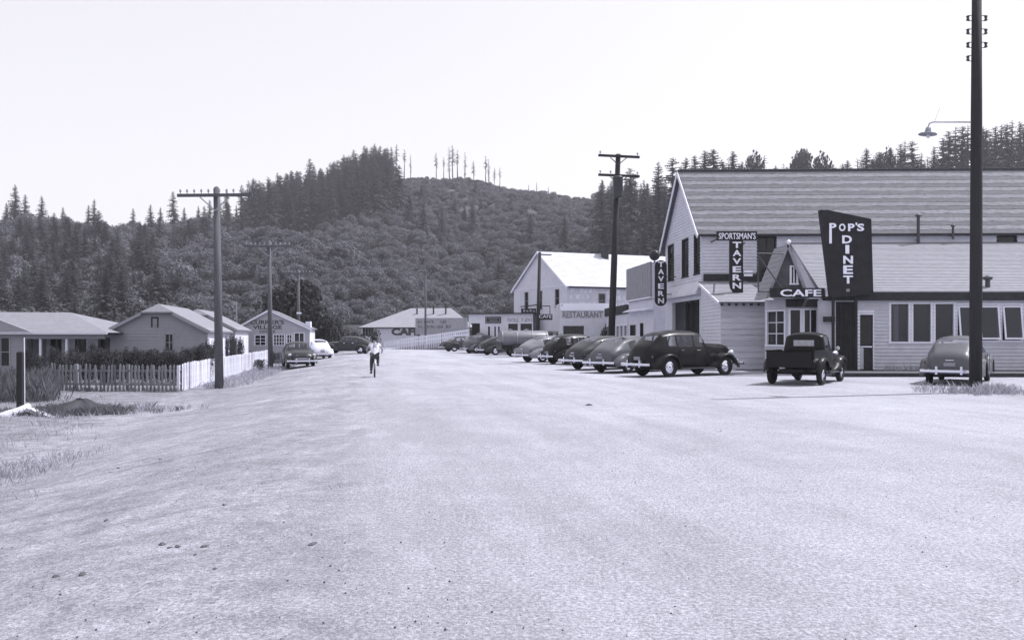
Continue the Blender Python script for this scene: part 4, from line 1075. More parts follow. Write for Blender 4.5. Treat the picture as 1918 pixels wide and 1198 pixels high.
# ------------------------------------------------------------------ motel cottages and office on the left
VD = Vector((RX, RY, 0))
def cottage(root, x0, x1, y0, depth, zb, ez, rz, clip, mat, wins=(), vent=None, porch=True, apex=.5, ov=.25):
    p0, p1 = (x0, y0), (x1, y0); P = Plane(p0, p1); L_ = P.len
    zc = rz - clip
    def lims(z):
        if z <= ez: return (0.0, L_)
        f = (z - ez) / (rz - ez); return (L_ * apex * f, L_ - L_ * (1 - apex) * f)
    siding(root, P, zb, min(zc, rz - .03), mat, .16, .1, .014, [w[:4] for w in wins], lims, seed=int(abs(x0) * 7))
    for w in wins: window(root, P, *w[:6], .07, w[6] if len(w) > 6 else M['signgrey'])
    bk = VD * depth
    q1 = (x1 + bk.x, y0 + bk.y); q0 = (x0 + bk.x, y0 + bk.y)
    Ps = Plane(p1, q1)
    mb = MB(); Ps.hexa(mb, .02, Ps.len, zb, ez + .05, -.1, 0); mb.build('side_wall', M['white'], root)
    mb = MB(); Plane(q1, q0).hexa(mb, 0, L_, zb, ez, -.1, 0); mb.build('rear_wall', mat, root)
    sL, sR = (rz - ez) / (L_ * apex), (rz - ez) / (L_ * (1 - apex))
    fr = -.25
    def pt(x, t, z): return Vector((x, y0 + fr, z)) + VD * t if t else Vector((x, y0 + fr, z))
    xa = x0 + (x1 - x0) * apex; n_ = max(6, int(4))
    dep = depth + .5
    if clip > 0:
        hip_b = clip * 1.1
        xl_, xr_ = xa - clip / sL, xa + clip / sR
        rdg = pt(xa, hip_b, rz + .06)
        for side in (0, 1):
            xe, xcut, s_ = ((x0 - ov), xl_, sL) if side == 0 else ((x1 + ov), xr_, sR)
            ze = ez - ov * s_ + .06
            a, b, c, d_, e_ = pt(xe, 0, ze), pt(xe, dep, ze), pt(xa, dep, rz + .06), rdg, pt(xcut, 0, zc + .06)
            dn = Vector((0, 0, -.07))
            pts = [a, b, c, d_, e_]
            mb = MB().add(pts + [p + dn for p in pts], [(0, 1, 2, 3, 4), (9, 8, 7, 6, 5), (0, 5, 6, 1), (1, 6, 7, 2), (4, 9, 5, 0), (3, 8, 9, 4)])
            mb.build('roof_slope', M['cottageroof'], root)
        mb = MB(); a, b = pt(xl_, -.02, zc + .05), pt(xr_, -.02, zc + .05)
        mb.add([a, b, rdg + Vector((0, 0, .01)), a + Vector((0, 0, -.07)), b + Vector((0, 0, -.07))], [(0, 1, 2), (3, 4, 1, 0), (3, 2, 4)]); mb.build('clipped_gable', M['cottageroof'], root)
    else:
        for side in (0, 1):
            xe, s_ = ((x0 - ov), sL) if side == 0 else ((x1 + ov), sR)
            ze = ez - ov * s_ + .06
            roof(root, pt(xe, 0, ze), pt(xe, dep, ze), pt(xa, dep, rz + .06), pt(xa, 0, rz + .06), 9, [M['cottageroof']], False, .06, .02, name='roof_slope')
    for (xe, xcut, s_) in ((x0 - ov, xa - clip / sL if clip else xa, sL), (x1 + ov, xa + clip / sR if clip else xa, sR)):
        MB().bar(pt(xe, -.01, ez - ov * s_ - .05), pt(xcut, -.01, zc - .05), .04, .13).build('bargeboard', M['cottage'] if mat is M['cottage'] else M['trim'], root)
    if vent:
        mb = MB(); P.hexa(mb, vent[0] - .06, vent[0], vent[2], vent[3], 0, .05); P.hexa(mb, vent[1], vent[1] + .06, vent[2], vent[3], 0, .05); P.hexa(mb, vent[0] - .06, vent[1] + .06, vent[3], vent[3] + .07, 0, .055)
        v_ = mb.build('vent', M['trim_dark'], root)
        for i in range(6):
            z = vent[2] + (vent[3] - vent[2]) * i / 6; mb = MB(); P.hexa(mb, vent[0] + .004, vent[1] - .004, z, z + .05, .01, .035, None, None, .012); mb.build('louvre', M['cottage'], v_)
    if porch:
        for k, tt_ in enumerate((.8, 2.6, 4.6)):
            c = Ps.at(tt_, 0, .02)
            mb = MB(); Ps.hexa(mb, tt_ - .4, tt_ + .4, zb, zb + 2.0, .005, .05); dd = mb.build('door', M['trim'], root)
    return P

y0 = 43.0
c2 = thing('cottage', 'grey clipped-gable motel cottage behind the picket fence corner', 'cottage', (-18, y0, -.52))
cottage(c2, PX(206, y0), PX(388, y0), y0, 7.5, -.52, PZ(617, y0), PZ(571, y0), .40, M['cottage'], wins=[(PX(309, y0) - PX(206, y0), PX(325, y0) - PX(206, y0), PZ(656, y0), PZ(626, y0), 2, 2)], vent=(PX(286, y0) - PX(206, y0), PX(295, y0) - PX(206, y0), PZ(613, y0), PZ(596, y0)))
y0 = 57.0
c3 = thing('cottage', 'grey clipped-gable motel cottage between the fence-corner cottage and the office', 'cottage', (-20, y0, -.52))
cottage(c3, PX(300, y0), PX(440, y0), y0, 7.0, -.52, PZ(615, y0), PZ(580, y0), .40, M['cottage'])
y0 = 67.0
off_ = thing('village_office', "gabled office lettered CURRIER'S VILLAGE OFFICE with paired windows", 'building', (-18.8, y0, -.52))
x0, x1 = PX(443, y0), PX(580, y0)
wl_ = [(452, 463, 635, 629, 2, 1), (477, 498, 646, 628, 2, 3), (512, 533, 646, 627, 4, 3), (537, 547, 641, 627, 2, 2), (551, 570, 652, 624, 2, 1)]
P = cottage(off_, x0, x1, y0, 8.0, -.52, PZ(614, y0), PZ(580, y0), 0, M['office'], wins=[(PX(a, y0) - x0, PX(b, y0) - x0, PZ(c, y0), PZ(d, y0), e, f, M['trim']) for a, b, c, d, e, f in wl_], porch=False, apex=.455)
for txt, xa, xb, ya, yb_, bd in (("CURRIER'S", 469, 532, 599, 607, .02), ('VILLAGE', 474, 528, 609, 616, .02), ('OFFICE', 486, 516, 618.5, 623, .0)):
    lettering(off_, txt, P.at(PX(xa, y0) - x0, PZ(yb_, y0), .02), RT, UP, PX(xb, y0) - PX(xa, y0), PZ(ya, y0) - PZ(yb_, y0), M['letterdark'], .025, bd)
xc = PX(578, 69); mb = MB().box(xc - .2, xc + .2, 68.8, 69.2, 1.6, PZ(602, 69)); mb.build('chimney', M['trim'], off_)
fp = thing('flag_pole', 'thin pale pole standing just behind the office gable', 'pole', (PX(443, 72), 72, -.5))
mb = MB().tube([(PX(444, 72), 72, -.5), (PX(443, 72), 72, PZ(570, 72))], [.07, .05], 6); mb.build('shaft', M['metal'], fp)
mb = MB().lathe([(.001, -.07), (.07, 0), (.001, .07)], (PX(443, 72), 72, PZ(570, 72) + .05), (0, 0, 1), 8); mb.build('ball_cap', M['metal'], fp)

# porch cottage on the far left
y0 = 41.5
c1 = thing('porch_cottage', 'low motel cottage with a post-lined porch and pale hip roof', 'cottage', (-23, y0, -.52))
ez = PZ(622, y0); xa, xb, xw = PX(-160, y0), PX(195, y0), PX(47, y0)
P = Plane((xa, y0), (xw, y0)); w0 = PX(3, y0) - xa
siding(c1, P, -.52, ez, M['cottage'], .16, .1, .014, [(w0 - 1.0, w0 + .42, .15, 1.5)], seed=31); window(c1, P, w0 - 1.0, w0 + .42, .15, 1.5, 3, 2, .07, M['cottage'])
Pw = Plane((xw, 43.4), (xb - .2, 43.4)); Wl = Pw.len
dr = [(.25, .75, -.5, 1.45), (1.5, 2.0, -.5, 1.45), (2.75, 3.25, -.5, 1.45)]
siding(c1, Pw, -.52, ez, M['white'], .18, .1, .014, dr, seed=32)
for o_ in dr: window(c1, Pw, *o_, 1, 2, .06, M['trim_dark'], name='door', sill=False)
mb = MB(); Plane((xb - .2, 43.4), (xb - .2 + VD.x * 5, 43.4 + VD.y * 5)).hexa(mb, 0, 5, -.52, ez, -.1, 0); mb.build('side_wall', M['white'], c1)
mb = MB(); Plane((xw, y0 + .1), (xw, 43.4)).hexa(mb, 0, 1.9, -.52, ez, -.1, 0); mb.build('return_wall', M['cottage'], c1)
for px_ in (58, 76, 107, 125, 147, 186):
    x = PX(px_, y0 + .1); mb = MB().box(x - .05, x + .05, y0 + .05, y0 + .15, -.5, ez); mb.build('porch_post', M['trim_dark'] if px_ not in (76, 125) else M['trim'], c1)
mb = MB().box(xw, xb, y0 + .0, y0 + .14, ez - .32, ez - .02); mb.build('porch_beam', M['cottage'], c1)
mb = MB().box(xw + .02, xb, y0 + .2, 43.35, -.6, -.46); mb.build('porch_floor', M['signgrey'], c1)
rzz = PZ(585, y0 + 3); e = .3
q0, q1 = Vector((PX(132, y0 + 3), y0 + 3.0, rzz)), Vector((xa - 1, y0 + 3.0, rzz + .05))
f0, f1 = Vector((xa - 1.2, y0 - e, ez - .02)), Vector((xb + e, y0 - e, ez - .02)); b0, b1 = Vector((xa - 1.2, y0 + 6.6, ez)), Vector((xb + e, y0 + 6.6, ez))
dn = Vector((0, 0, -.07))
mb = MB().add([f0, f1, q0, q1], [(0, 1, 2, 3)]).add([f1, b1, q0], [(0, 1, 2)]).add([b1, b0, q1, q0], [(0, 1, 2, 3)]); mb.build('hip_roof', M['cottageroof'], c1)
mb = MB().add([f0 + dn, f1 + dn, b1 + dn, b0 + dn], [(0, 1, 2, 3)]); mb.build('soffit', M['cottage'], c1)
mb = MB(); mb.bar(f0 + Vector((0, -.02, -.03)), f1 + Vector((0, -.02, -.03)), .05, .1); mb.build('eave_trim', M['trim'], c1)
wg0, wg1, wg2 = Vector((PX(-100, y0 - .45), y0 - .45, ez + .02)), Vector((PX(58, y0 - .45), y0 - .45, ez + .02)), Vector((PX(-25, y0 - .4), y0 - .4, PZ(590, y0)))
mb = MB().extrude([wg0, wg1, wg2], (0, .12, 0)); mb.build('porch_gable', M['cottage'], c1)

# ------------------------------------------------------------------ fences
def picket_mesh(w, h, mat, name):
    mb = MB().extrude([(-w / 2, 0, 0), (w / 2, 0, 0), (w / 2, 0, h - .06), (0, 0, h), (-w / 2, 0, h - .06)], (0, .022, 0)); return mb.mesh(name, mat)
pk = [picket_mesh(.132, 1.04 + .02 * i, M['picket'], 'picket') for i in range(3)]
wf = thing('board_fence', 'white painted picket fence running along the street verge', 'fence', (-12.6, 32.6, gz(-12.6, 32.6)))
rn = random.Random(8)
fa = Vector((-12.6, 32.6, 0)); fL = 30.6; fdir = VD
ang = math.atan2(-fdir.y, -fdir.x)        # outside faces the street
npk = 196
for i in range(npk):
    t = fL * (i + .5) / npk; p = fa + fdir * t
    o = place('picket', pk[rn.randrange(3)], wf, (p.x - wf.location.x, p.y - wf.location.y, gz(p.x, p.y) - wf.location.z + .02 + rn.uniform(-.015, .015)), (rn.uniform(-.015, .015), rn.uniform(-.012, .012), ang + rn.uniform(-.02, .02)))
for z in (.28, .82):
    mb = MB(); nn = Vector((RY, -RX, 0)) * -.05
    mb.bar(fa + nn + Vector((0, 0, -.5 + z)), fa + fdir * fL + nn + Vector((0, 0, -.5 + z)), .04, .09); mb.build('rail', M['picket'], wf)
for i in range(13):
    p = fa + fdir * (fL * i / 12) - Vector((RY, -RX, 0)) * .12; mb = MB().box(p.x - .05, p.x + .05, p.y - .05, p.y + .05, -.7, .48); mb.build('post', M['picket'], wf)
of = thing('picket_fence', 'weathered grey picket fence with gaps facing the dirt lot', 'fence', (-12.65, 32.5, -.52))
pk2 = [picket_mesh(.075, 1.0 + .03 * i, M['picketold'], 'picket') for i in range(3)]
for i in range(34):
    x = -12.72 - i * .163; yy = 32.55 + .03 * i
    if i in (13, 22): continue
    place('picket', pk2[rn.randrange(3)], of, (x + 12.65, yy - 32.5, rn.uniform(-.02, .03) + gz(x, yy) + .52), (rn.uniform(-.02, .02), rn.uniform(-.05, .05), rn.uniform(-.05, .05)))
for z in (-.25, .27):
    mb = MB(); mb.bar((-12.65, 32.60, z), (-18.2, 33.6, z - .03), .04, .085); mb.build('rail', M['picketold'], of)
for x in (-12.66, -14.9, -17.1):
    mb = MB().box(x - .06, x + .06, 32.68 + (-12.65 - x) * .18, 32.80 + (-12.65 - x) * .18, -.8, .5); mb.build('post', M['picketold'], of)

# ------------------------------------------------------------------ poles
def insulators(root, a, b, ts, up=.18, r=.045):
    a, b = Vector(a), Vector(b)
    me = None
    for t in ts:
        p = a.lerp(b, t)
        if me is None:
            mb = MB().tube([(0, 0, 0), (0, 0, up * .6)], .015, 5); mb.lathe([(.02, up * .35), (r, up * .42), (r * .8, up * .7), (r, up * .75), (r * .6, up), (.005, up * 1.05)], (0, 0, 0), (0, 0, 1), 8)
            me = mb.mesh('insulator', M['metal'])
        place('insulator', me, root, p - origin_of(root))
def line_pole(label, px_, d, top, zb, r0, arm, ts, name='telegraph_pole', mat=None, lean=0.0, armz=-.30, group=None):
    x = PX(px_, d); zt = PZ(top, d); o = thing(name, label, 'pole', (x, d, zb), 0.0, group)
    mb = MB().tube([(x, d, zb - .4), (x + lean * .5, d, (zb + zt) / 2), (x + lean, d, zt)], [r0, r0 * .86, r0 * .68], 10); mb.lathe([(r0 * .68, 0), (r0 * .4, .06), (.01, .09)], (x + lean, d, zt), (0, 0, 1), 10)
    mb.build('shaft', mat or M['pole'], o, True)
    z = zt + armz; hl = arm / 2; dx = Vector((math.cos(R(-3)), math.sin(R(-3)), 0))
    c = Vector((x + lean, d - r0 - .02, z))
    mb = MB(); mb.bar(c - dx * hl, c + dx * hl, .09, .12); mb.build('crossarm', mat or M['pole'], o)
    insulators(o, c - dx * hl + Vector((0, 0, .06)), c + dx * hl + Vector((0, 0, .06)), ts)
    for s in (-1, 1):
        mb = MB(); mb.bar(c + dx * s * .62 + Vector((0, -.05, -.05)), Vector((x + lean, d - r0 * .8, z - .62)), .02, .045); mb.build('brace', M['metal'], o)
    return o
ts10 = [.04, .13, .225, .32, .415, .56, .66, .75, .85, .94]
line_pole('tall telegraph pole with ten-pin crossarm in front of the white board fence', 411, 34.3, 353, gz(PX(411, 34.3), 34.3), .175, 3.05, ts10, lean=-.12)
line_pole('telegraph pole in front of the village office gable', 507, 54.2, 453, gz(PX(507, 54.2), 54.2), .16, 3.05, ts10, lean=-.1)
p3 = line_pole('telegraph pole with small white plate beyond the village office', 559, 78.5, 506, gz(PX(559, 78.5), 78.5), .16, 3.05, ts10)
mb = MB().box(PX(555.5, 78.2), PX(564, 78.2), 78.2, 78.26, PZ(587.5, 78.2), PZ(584.5, 78.2)); mb.build('white_plate', M['letter'], p3)
line_pole('distant bare pole in front of the hip-roofed cafe', 797, 106, 505, 0, .15, 1.6, [.06, .35, .65, .94])
# two-arm pole by the tavern
d = 51.0; x = PX(1143, d)
tp = thing('power_pole', 'dark leaning power pole with two crossarms and a transformer above parked cars', 'pole', (x, d, 0))
xt = PX(1158, d); zt = PZ(289, d)
mb = MB().tube([(x, d, -.4), (x + (xt - x) * .5, d, zt * .5), (xt, d, zt)], [.22, .19, .15], 10); mb.build('shaft', M['poledark'], tp, True)
for yy, sl_ in ((294, -.06), (330, -.05)):
    z = PZ(yy, d); a = Vector((PX(1120, d), d - .2, z - sl_)); b = Vector((PX(1197, d), d - .2, z + sl_)); mb = MB(); mb.bar(a, b, .1, .14); mb.build('crossarm', M['poledark'], tp)
    insulators(tp, a + Vector((0, 0, .07)), b + Vector((0, 0, .07)), (.05, .95) if yy < 300 else (.05, .3, .7, .95), .2, .06)
    for s in (-1, 1):
        mb = MB(); mb.bar((xt + s * .5, d - .24, z - .08), (xt - .02, d - .2, z - .5), .025, .05); mb.build('brace', M['metaldark'], tp)
zc_ = PZ(353, d)
mb = MB().lathe([(.001, -.62), (.27, -.6), (.28, -.55), (.28, .5), (.30, .52), (.30, .58), (.2, .66), (.001, .68)], (PX(1156, d), d - .45, zc_), (0, 0, 1), 14); mb.build('transformer', M['metaldark'], tp, True)
# near pole with street lamp
d = 24.2; x = PX(1827, d)
np_ = thing('lamp_pole', 'thick dark utility pole carrying a street lamp on a long arm by the diner', 'pole', (x, d, 0))
mb = MB().tube([(x, d, -.4), (x + .02, d, 4), (x + .03, d, 8), (x + .04, d, 12.6)], [.172, .164, .148, .118], 14); mb.build('shaft', M['poledark'], np_, True)
for i, yy in enumerate((35, 60, 85, 110)):
    z = PZ(yy, d)
    for s in (-1, 1):
        if i == 3 and s == 1: continue
        xx = x + .03 + s * .255
        mb = MB().lathe([(.02, -.07), (.05, -.06), (.03, 0), (.05, .06), (.02, .07)], (xx, d - .02, z), (0, 0, 1), 10); mb.bar((x + .03 + s * .1, d - .02, z + .075), (xx + s * .01, d - .02, z + .075), .03, .012); mb.bar((x + .03 + s * .1, d - .02, z - .075), (xx + s * .01, d - .02, z - .075), .03, .012)
        mb.build('spool_insulator', M['metaldark'], np_)
za_ = PZ(229, d); xl_ = PX(1735, d)
mb = MB().tube([(x, d, za_), (xl_ + .15, d - .1, za_ - .02), (xl_ + .04, d - .1, za_ - .06), (xl_, d - .1, za_ - .17)], .02, 8); mb.build('lamp_arm', M['metal'], np_)
mb = MB().tube([(PX(1757, d), d - .1, za_ + .38), (PX(1747, d), d - .1, za_ - .02)], .005, 4); mb.build('stay_wire', M['metal'], np_)
ax_ = Vector((.10, 0, 1)).normalized()
mb = MB().lathe([(.03, .12), (.07, .08), (.085, -.02), (.075, -.06), (.235, -.085), (.25, -.10), (.10, -.095), (.001, -.10)], (xl_, d - .1, za_ - .27), ax_, 18); lampo = mb.build('lamp_shade', M['metal'], np_, True)
mb = MB().lathe([(.001, -.09), (.045, -.05), (.05, 0), (.03, .06), (.001, .07)], (xl_ + .005, d - .1, za_ - .40), (0, 0, 1), 10); mb.build('bulb', M['lens'], lampo, True)
# pole with cafe sign at the tackle shop
d = 72.5; x = PX(1006, d)
sg = thing('sign_pole', 'leaning pole with a dark CAFE box sign beside the low shop', 'pole', (x, d, 0))
mb = MB().tube([(x, d, -.3), (PX(1011, d), d, PZ(472, d))], [.17, .13], 8); mb.build('shaft', M['poledark'], sg, True)
mb = MB(); mb.bar((PX(1010, d), d - .15, PZ(477, d)), (PX(1033, d), d - .15, PZ(477.5, d)), .1, .1); mb.build('crossarm', M['pole'], sg)
mb = MB().box(PX(1008, d), PX(1034.5, d), d - .2, d - .05, PZ(599, d), PZ(588, d)); sbx = mb.build('sign_box', M['signdark'], sg)
lettering(sg, 'CAFE', (PX(1009.5, d), d - .212, PZ(595.5, d)), RT, UP, PX(1033, d) - PX(1009.5, d), PZ(589.5, d) - PZ(595.5, d), M['letter'], .015, .0)
mb = MB()
for a, b in (((1011, 588), (1011, 573)), ((1011, 573), (1030, 573)), ((1030, 573), (1030, 588))): mb.bar((PX(a[0], d), d - .12, PZ(a[1], d)), (PX(b[0], d), d - .12, PZ(b[1], d)), .06, .07)
mb.build('sign_frame', M['signdark'], sg)
mb = MB().box(PX(976, d), PX(1004, d), d - .18, d - .08, PZ(586, d), PZ(577.5, d)); mb.build('side_sign', M['signdark'], sg)
mb = MB(); mb.bar((PX(975, d), d - .13, PZ(574.5, d)), (PX(1006, d), d - .13, PZ(571, d)), .05, .08); mb.build('side_sign_arm', M['signdark'], sg)
mb = MB()
for k in range(4): mb.box(PX(980 + k * 6, d), PX(983.5 + k * 6, d), d - .2, d - .181, PZ(584, d), PZ(579.5, d) - (k % 2) * .08)
mb.build('sign_marks', M['signgrey'], sg)
# old post and its thin white stake
d = 25.0; x = PX(39, d)
po = thing('old_post', 'short dark square post in the weeds by the dirt hump', 'post', (x, d, gz(x, d)))
mb = MB().box(x - .085, x + .075, d - .08, d + .08, gz(x, d) - .3, PZ(660, d)); mb.hexa([(x - .085, d - .08, PZ(660, d)), (x + .075, d - .08, PZ(660, d)), (x + .075, d + .08, PZ(660, d)), (x - .085, d + .08, PZ(660, d)), (x - .05, d - .04, PZ(658, d)), (x + .04, d - .04, PZ(658, d)), (x + .04, d + .04, PZ(658, d)), (x - .05, d + .04, PZ(658, d))]); mb.build('shaft', M['poledark'], po)
mb = MB().tube([(x + .115, d, gz(x, d) - .2), (x + .10, d, PZ(632, d))], .014, 6); mb.build('stake', M['trim'], po)

# ------------------------------------------------------------------ vehicles
def pchip(xs, ys, q):
    xs, ys = np.array(xs, float), np.array(ys, float); h = np.diff(xs); dl = np.diff(ys) / h
    m = np.zeros(len(xs)); m[0], m[-1] = dl[0], dl[-1]
    for i in range(1, len(xs) - 1):
        m[i] = 0 if dl[i - 1] * dl[i] <= 0 else 2 * dl[i - 1] * dl[i] / (dl[i - 1] + dl[i])
    q = np.clip(np.array(q, float), xs[0], xs[-1]); i = np.clip(np.searchsorted(xs, q, 'right') - 1, 0, len(h) - 1)
    t = (q - xs[i]) / h[i]
    return (2 * t ** 3 - 3 * t ** 2 + 1) * ys[i] + (t ** 3 - 2 * t ** 2 + t) * h[i] * m[i] + (-2 * t ** 3 + 3 * t ** 2) * ys[i + 1] + (t ** 3 - t ** 2) * h[i] * m[i + 1]

def body_shell(root, keys, pm, sides, shield, rear, roofmat=None, split=True):
    """keys: x, bottom, half width, belt z, half width at roof edge, roof edge z, top z.
    sides: list of (x0,x1) side windows; shield/rear: (x0,x1) of the windscreen and back light"""
    ks = np.array(keys); xs = list(np.arange(ks[0, 0], ks[-1, 0], .085)) + [ks[-1, 0]] + list(ks[:, 0])
    for a, b in list(sides) + [w for w in (shield, rear) if w]: xs += [a, b]
    xs = np.array(sorted(set(round(float(x), 3) for x in xs)))
    keep = [xs[0]]
    fixed = {round(v, 3) for w in list(sides) + [w for w in (shield, rear) if w] for v in w}
    for x in xs[1:]:
        if x - keep[-1] > .03 or round(float(x), 3) in fixed: keep.append(x)
    xs = np.array(keep)
    bot, w, belt, wr, ze, zt = [pchip(ks[:, 0], ks[:, i], xs) for i in range(1, 7)]
    prof = []
    for i in range(len(xs)):
        hb = belt[i] - bot[i]
        half = [(0, bot[i]), (w[i] * .86, bot[i]), (w[i] * .96, bot[i] + hb * .10), (w[i], bot[i] + hb * .38), (w[i] * 1.0, bot[i] + hb * .68), (w[i] * .985, bot[i] + hb * .9), (w[i] * .95, belt[i]),
                (wr[i] + (w[i] * .95 - wr[i]) * .42, belt[i] + (ze[i] - belt[i]) * .55), (wr[i], ze[i]), (wr[i] * .93, ze[i] + (zt[i] - ze[i]) * .36), (wr[i] * .74, ze[i] + (zt[i] - ze[i]) * .70), (wr[i] * .40, ze[i] + (zt[i] - ze[i]) * .93), (0, zt[i])]
        prof.append(half)
    nk = len(prof[0])
    body, glass = MB(), {}
    pts = {}
    for s in (1, -1):
        for i in range(len(xs)):
            for k in range(nk): pts[(s, i, k)] = Vector((xs[i], s * prof[i][k][0], prof[i][k][1]))
    for s in (1, -1):
        for i in range(len(xs) - 1):
            xm = (xs[i] + xs[i + 1]) / 2
            for k in range(nk - 1):
                q = [pts[(s, i, k)], pts[(s, i + 1, k)], pts[(s, i + 1, k + 1)], pts[(s, i, k + 1)]]
                if s < 0: q = q[::-1]
                gid = None
                if k in (6, 7):
                    for j, (a, b) in enumerate(sides):
                        if a < xm < b: gid = ('side_window', s, j)
                if k in (9, 10, 11) and shield and shield[0] < xm < shield[1]: gid = ('windscreen', s if split else 0, 0)
                if k in (10, 11) and rear and rear[0] < xm < rear[1]: gid = ('rear_window', 0, 0)
                tgt = body if gid is None else glass.setdefault(gid, MB())
                tgt.add(q, [(0, 1, 2, 3)])
    for i, sg_ in ((0, 1), (len(xs) - 1, -1)):
        lp = [pts[(1, i, k)] for k in range(nk)] + [pts[(-1, i, k)] for k in range(nk - 2, 0, -1)]
        body.add(lp if sg_ > 0 else lp[::-1], [tuple(range(len(lp)))])
    def weld(mb):
        m = {}; nv = []; nf = []
        for f in mb.f:
            g_ = []
            for ix in f:
                key = tuple(round(c, 4) for c in mb.v[ix])
                if key not in m: m[key] = len(nv); nv.append(mb.v[ix])
                if not g_ or g_[-1] != m[key]: g_.append(m[key])
            if len(g_) > 1 and g_[0] == g_[-1]: g_.pop()
            if len(set(g_)) >= 3: nf.append(tuple(g_))
        mb.v, mb.f = nv, nf; return mb
    weld(body).build('body', pm, root, True)
    for (nm, s, j), mb in glass.items(): weld(mb).build(nm, M['glass'], root, True)

def fender(root, x0, x1, top, y_in, y_out, wx, wr, bot, pm, name='fender', end=.5, n=26):
    tx, tz = zip(*top)
    xs = np.linspace(x0, x1, n); zt = pchip(tx, tz, xs)
    for s in (1, -1):
        mb = MB(); vs, fs = [], []; m = 9
        for i, x in enumerate(xs):
            zl = bot
            if wr and abs(x - wx) < wr: zl = max(bot, wr * .98 * math.sqrt(max(0, 1 - ((x - wx) / wr) ** 2)) + .36 - .02 * wr)
            zl = min(zl, zt[i] - .02)
            e = min((x - x0), (x1 - x)) / (x1 - x0) * 2
            yo = y_in + (y_out - y_in) * (end + (1 - end) * min(1, e * 2.2) ** .5)
            for k in range(m):
                a = math.pi / 2 * k / (m - 1)
                y = y_in + (yo - y_in) * math.sin(a) ** .75; z = zl + (zt[i] - zl) * math.cos(a) ** .62
                vs.append((x, s * y, z))
        for i in range(n - 1):
            for k in range(m - 1):
                q = (i * m + k, (i + 1) * m + k, (i + 1) * m + k + 1, i * m + k + 1)
                fs.append(q if s > 0 else q[::-1])
        mb.add(vs, fs); mb.build(name, pm, root, True)

_tyre, _cap = {}, {}
def wheel(root, x, y, R_=.36, w=.17, cap='metal', dual=False):
    s = 1 if y > 0 else -1
    if (R_, w) not in _tyre:
        h = w / 2; mb = MB().lathe([(R_ * .60, -h * .7), (R_ * .72, -h), (R_ * .94, -h * .92), (R_, -h * .5), (R_, h * .5), (R_ * .94, h * .92), (R_ * .72, h), (R_ * .60, h * .7), (R_ * .60, -h * .7)], (0, 0, 0), (0, 1, 0), 26)
        _tyre[(R_, w)] = mb.mesh('wheel', M['tyre'], None, True)
    key = (R_, w, s, cap)
    if key not in _cap:
        h = w / 2 * s
        mb = MB().lathe([(R_ * .61, h * .55), (R_ * .58, h * .75), (R_ * .40, h * .6), (R_ * .36, h * .75), (R_ * .30, h * 1.0), (R_ * .15, h * 1.15), (.002, h * 1.2)], (0, 0, 0), (0, 1, 0), 20)
        _cap[key] = mb.mesh('hubcap', M[cap], None, True)
    o = place('wheel', _tyre[(R_, w)], root, (x, y, R_)); place('hubcap', _cap[key], o)

def bumper(root, x, hw, z, bulge, h=.12, name='bumper', guards=True, d=1):
    mb = MB(); n = 14; vs, fs = [], []
    for i in range(n + 1):
        y = -hw + 2 * hw * i / n; xx = x + d * (bulge * (1 - (y / hw) ** 2) - .0)
        for (dx, dz) in ((0, -h / 2), (.035 * d, -h / 4), (.035 * d, h / 4), (0, h / 2), (-.015 * d, 0)): vs.append((xx + dx, y, z + dz))
    for i in range(n):
        for k in range(5): fs.append((i * 5 + k, (i + 1) * 5 + k, (i + 1) * 5 + (k + 1) % 5, i * 5 + (k + 1) % 5))
    b = mb.add(vs, fs).build(name, M['chrome'], root, True)
    if guards:
        for s in (-1, 1):
            m2 = MB().box(x + d * (bulge * .8) - .03, x + d * (bulge * .8) + .05, s * hw * .42 - .035, s * hw * .42 + .035, z - .10, z + .16); m2.build('bumper_guard', M['chrome'], b)
    m3 = MB()
    for s in (-1, 1): m3.bar((x - d * .35, s * hw * .4, z), (x + d * bulge * .7, s * hw * .4, z), .04, .05)
    m3.build('bumper_bracket', M['metaldark'], b, kind='stuff')

def lamp(root, p, r, ax, mat, name, depth=.6):
    mb = MB().lathe([(.001, -depth * r * 1.6), (r * .5, -depth * r * 1.3), (r * .9, -depth * r * .5), (r * 1.02, 0), (r * .95, .01), (.001, r * .18)], p, ax, 14); return mb.build(name, mat, root, True)

SEDAN = dict(keys=[(-2.2, .46, .42, .66, .26, .74, .78), (-2.1, .38, .58, .92, .42, 1.02, 1.07), (-1.8, .35, .69, 1.06, .53, 1.22, 1.32), (-1.45, .35, .75, 1.09, .58, 1.44, 1.62), (-.7, .35, .78, 1.10, .60, 1.51, 1.71), (.1, .35, .78, 1.10, .60, 1.51, 1.70), (.38, .35, .76, 1.09, .58, 1.48, 1.64), (.72, .35, .69, 1.09, .52, 1.19, 1.25), (1.2, .35, .54, 1.06, .36, 1.17, 1.22), (1.9, .38, .38, 1.0, .24, 1.13, 1.18), (2.22, .42, .31, .92, .18, 1.04, 1.09), (2.34, .48, .22, .74, .10, .84, .88)],
             sides=[(-1.30, -.95), (-.85, -.12), (-.04, .44)], shield=(.42, .68), rear=(-1.78, -1.5),
             ff=(.72, 2.38, [(.72, .37), (1.0, .56), (1.3, .80), (1.6, .88), (1.95, .82), (2.2, .62), (2.38, .44)], .34, .90), rf=(-2.12, -.68, [(-2.12, .44), (-1.9, .68), (-1.55, .84), (-1.3, .87), (-1.05, .80), (-.85, .58), (-.68, .36)], .60, .90), wx=(-1.32, 1.50), board=True, hw=.80)
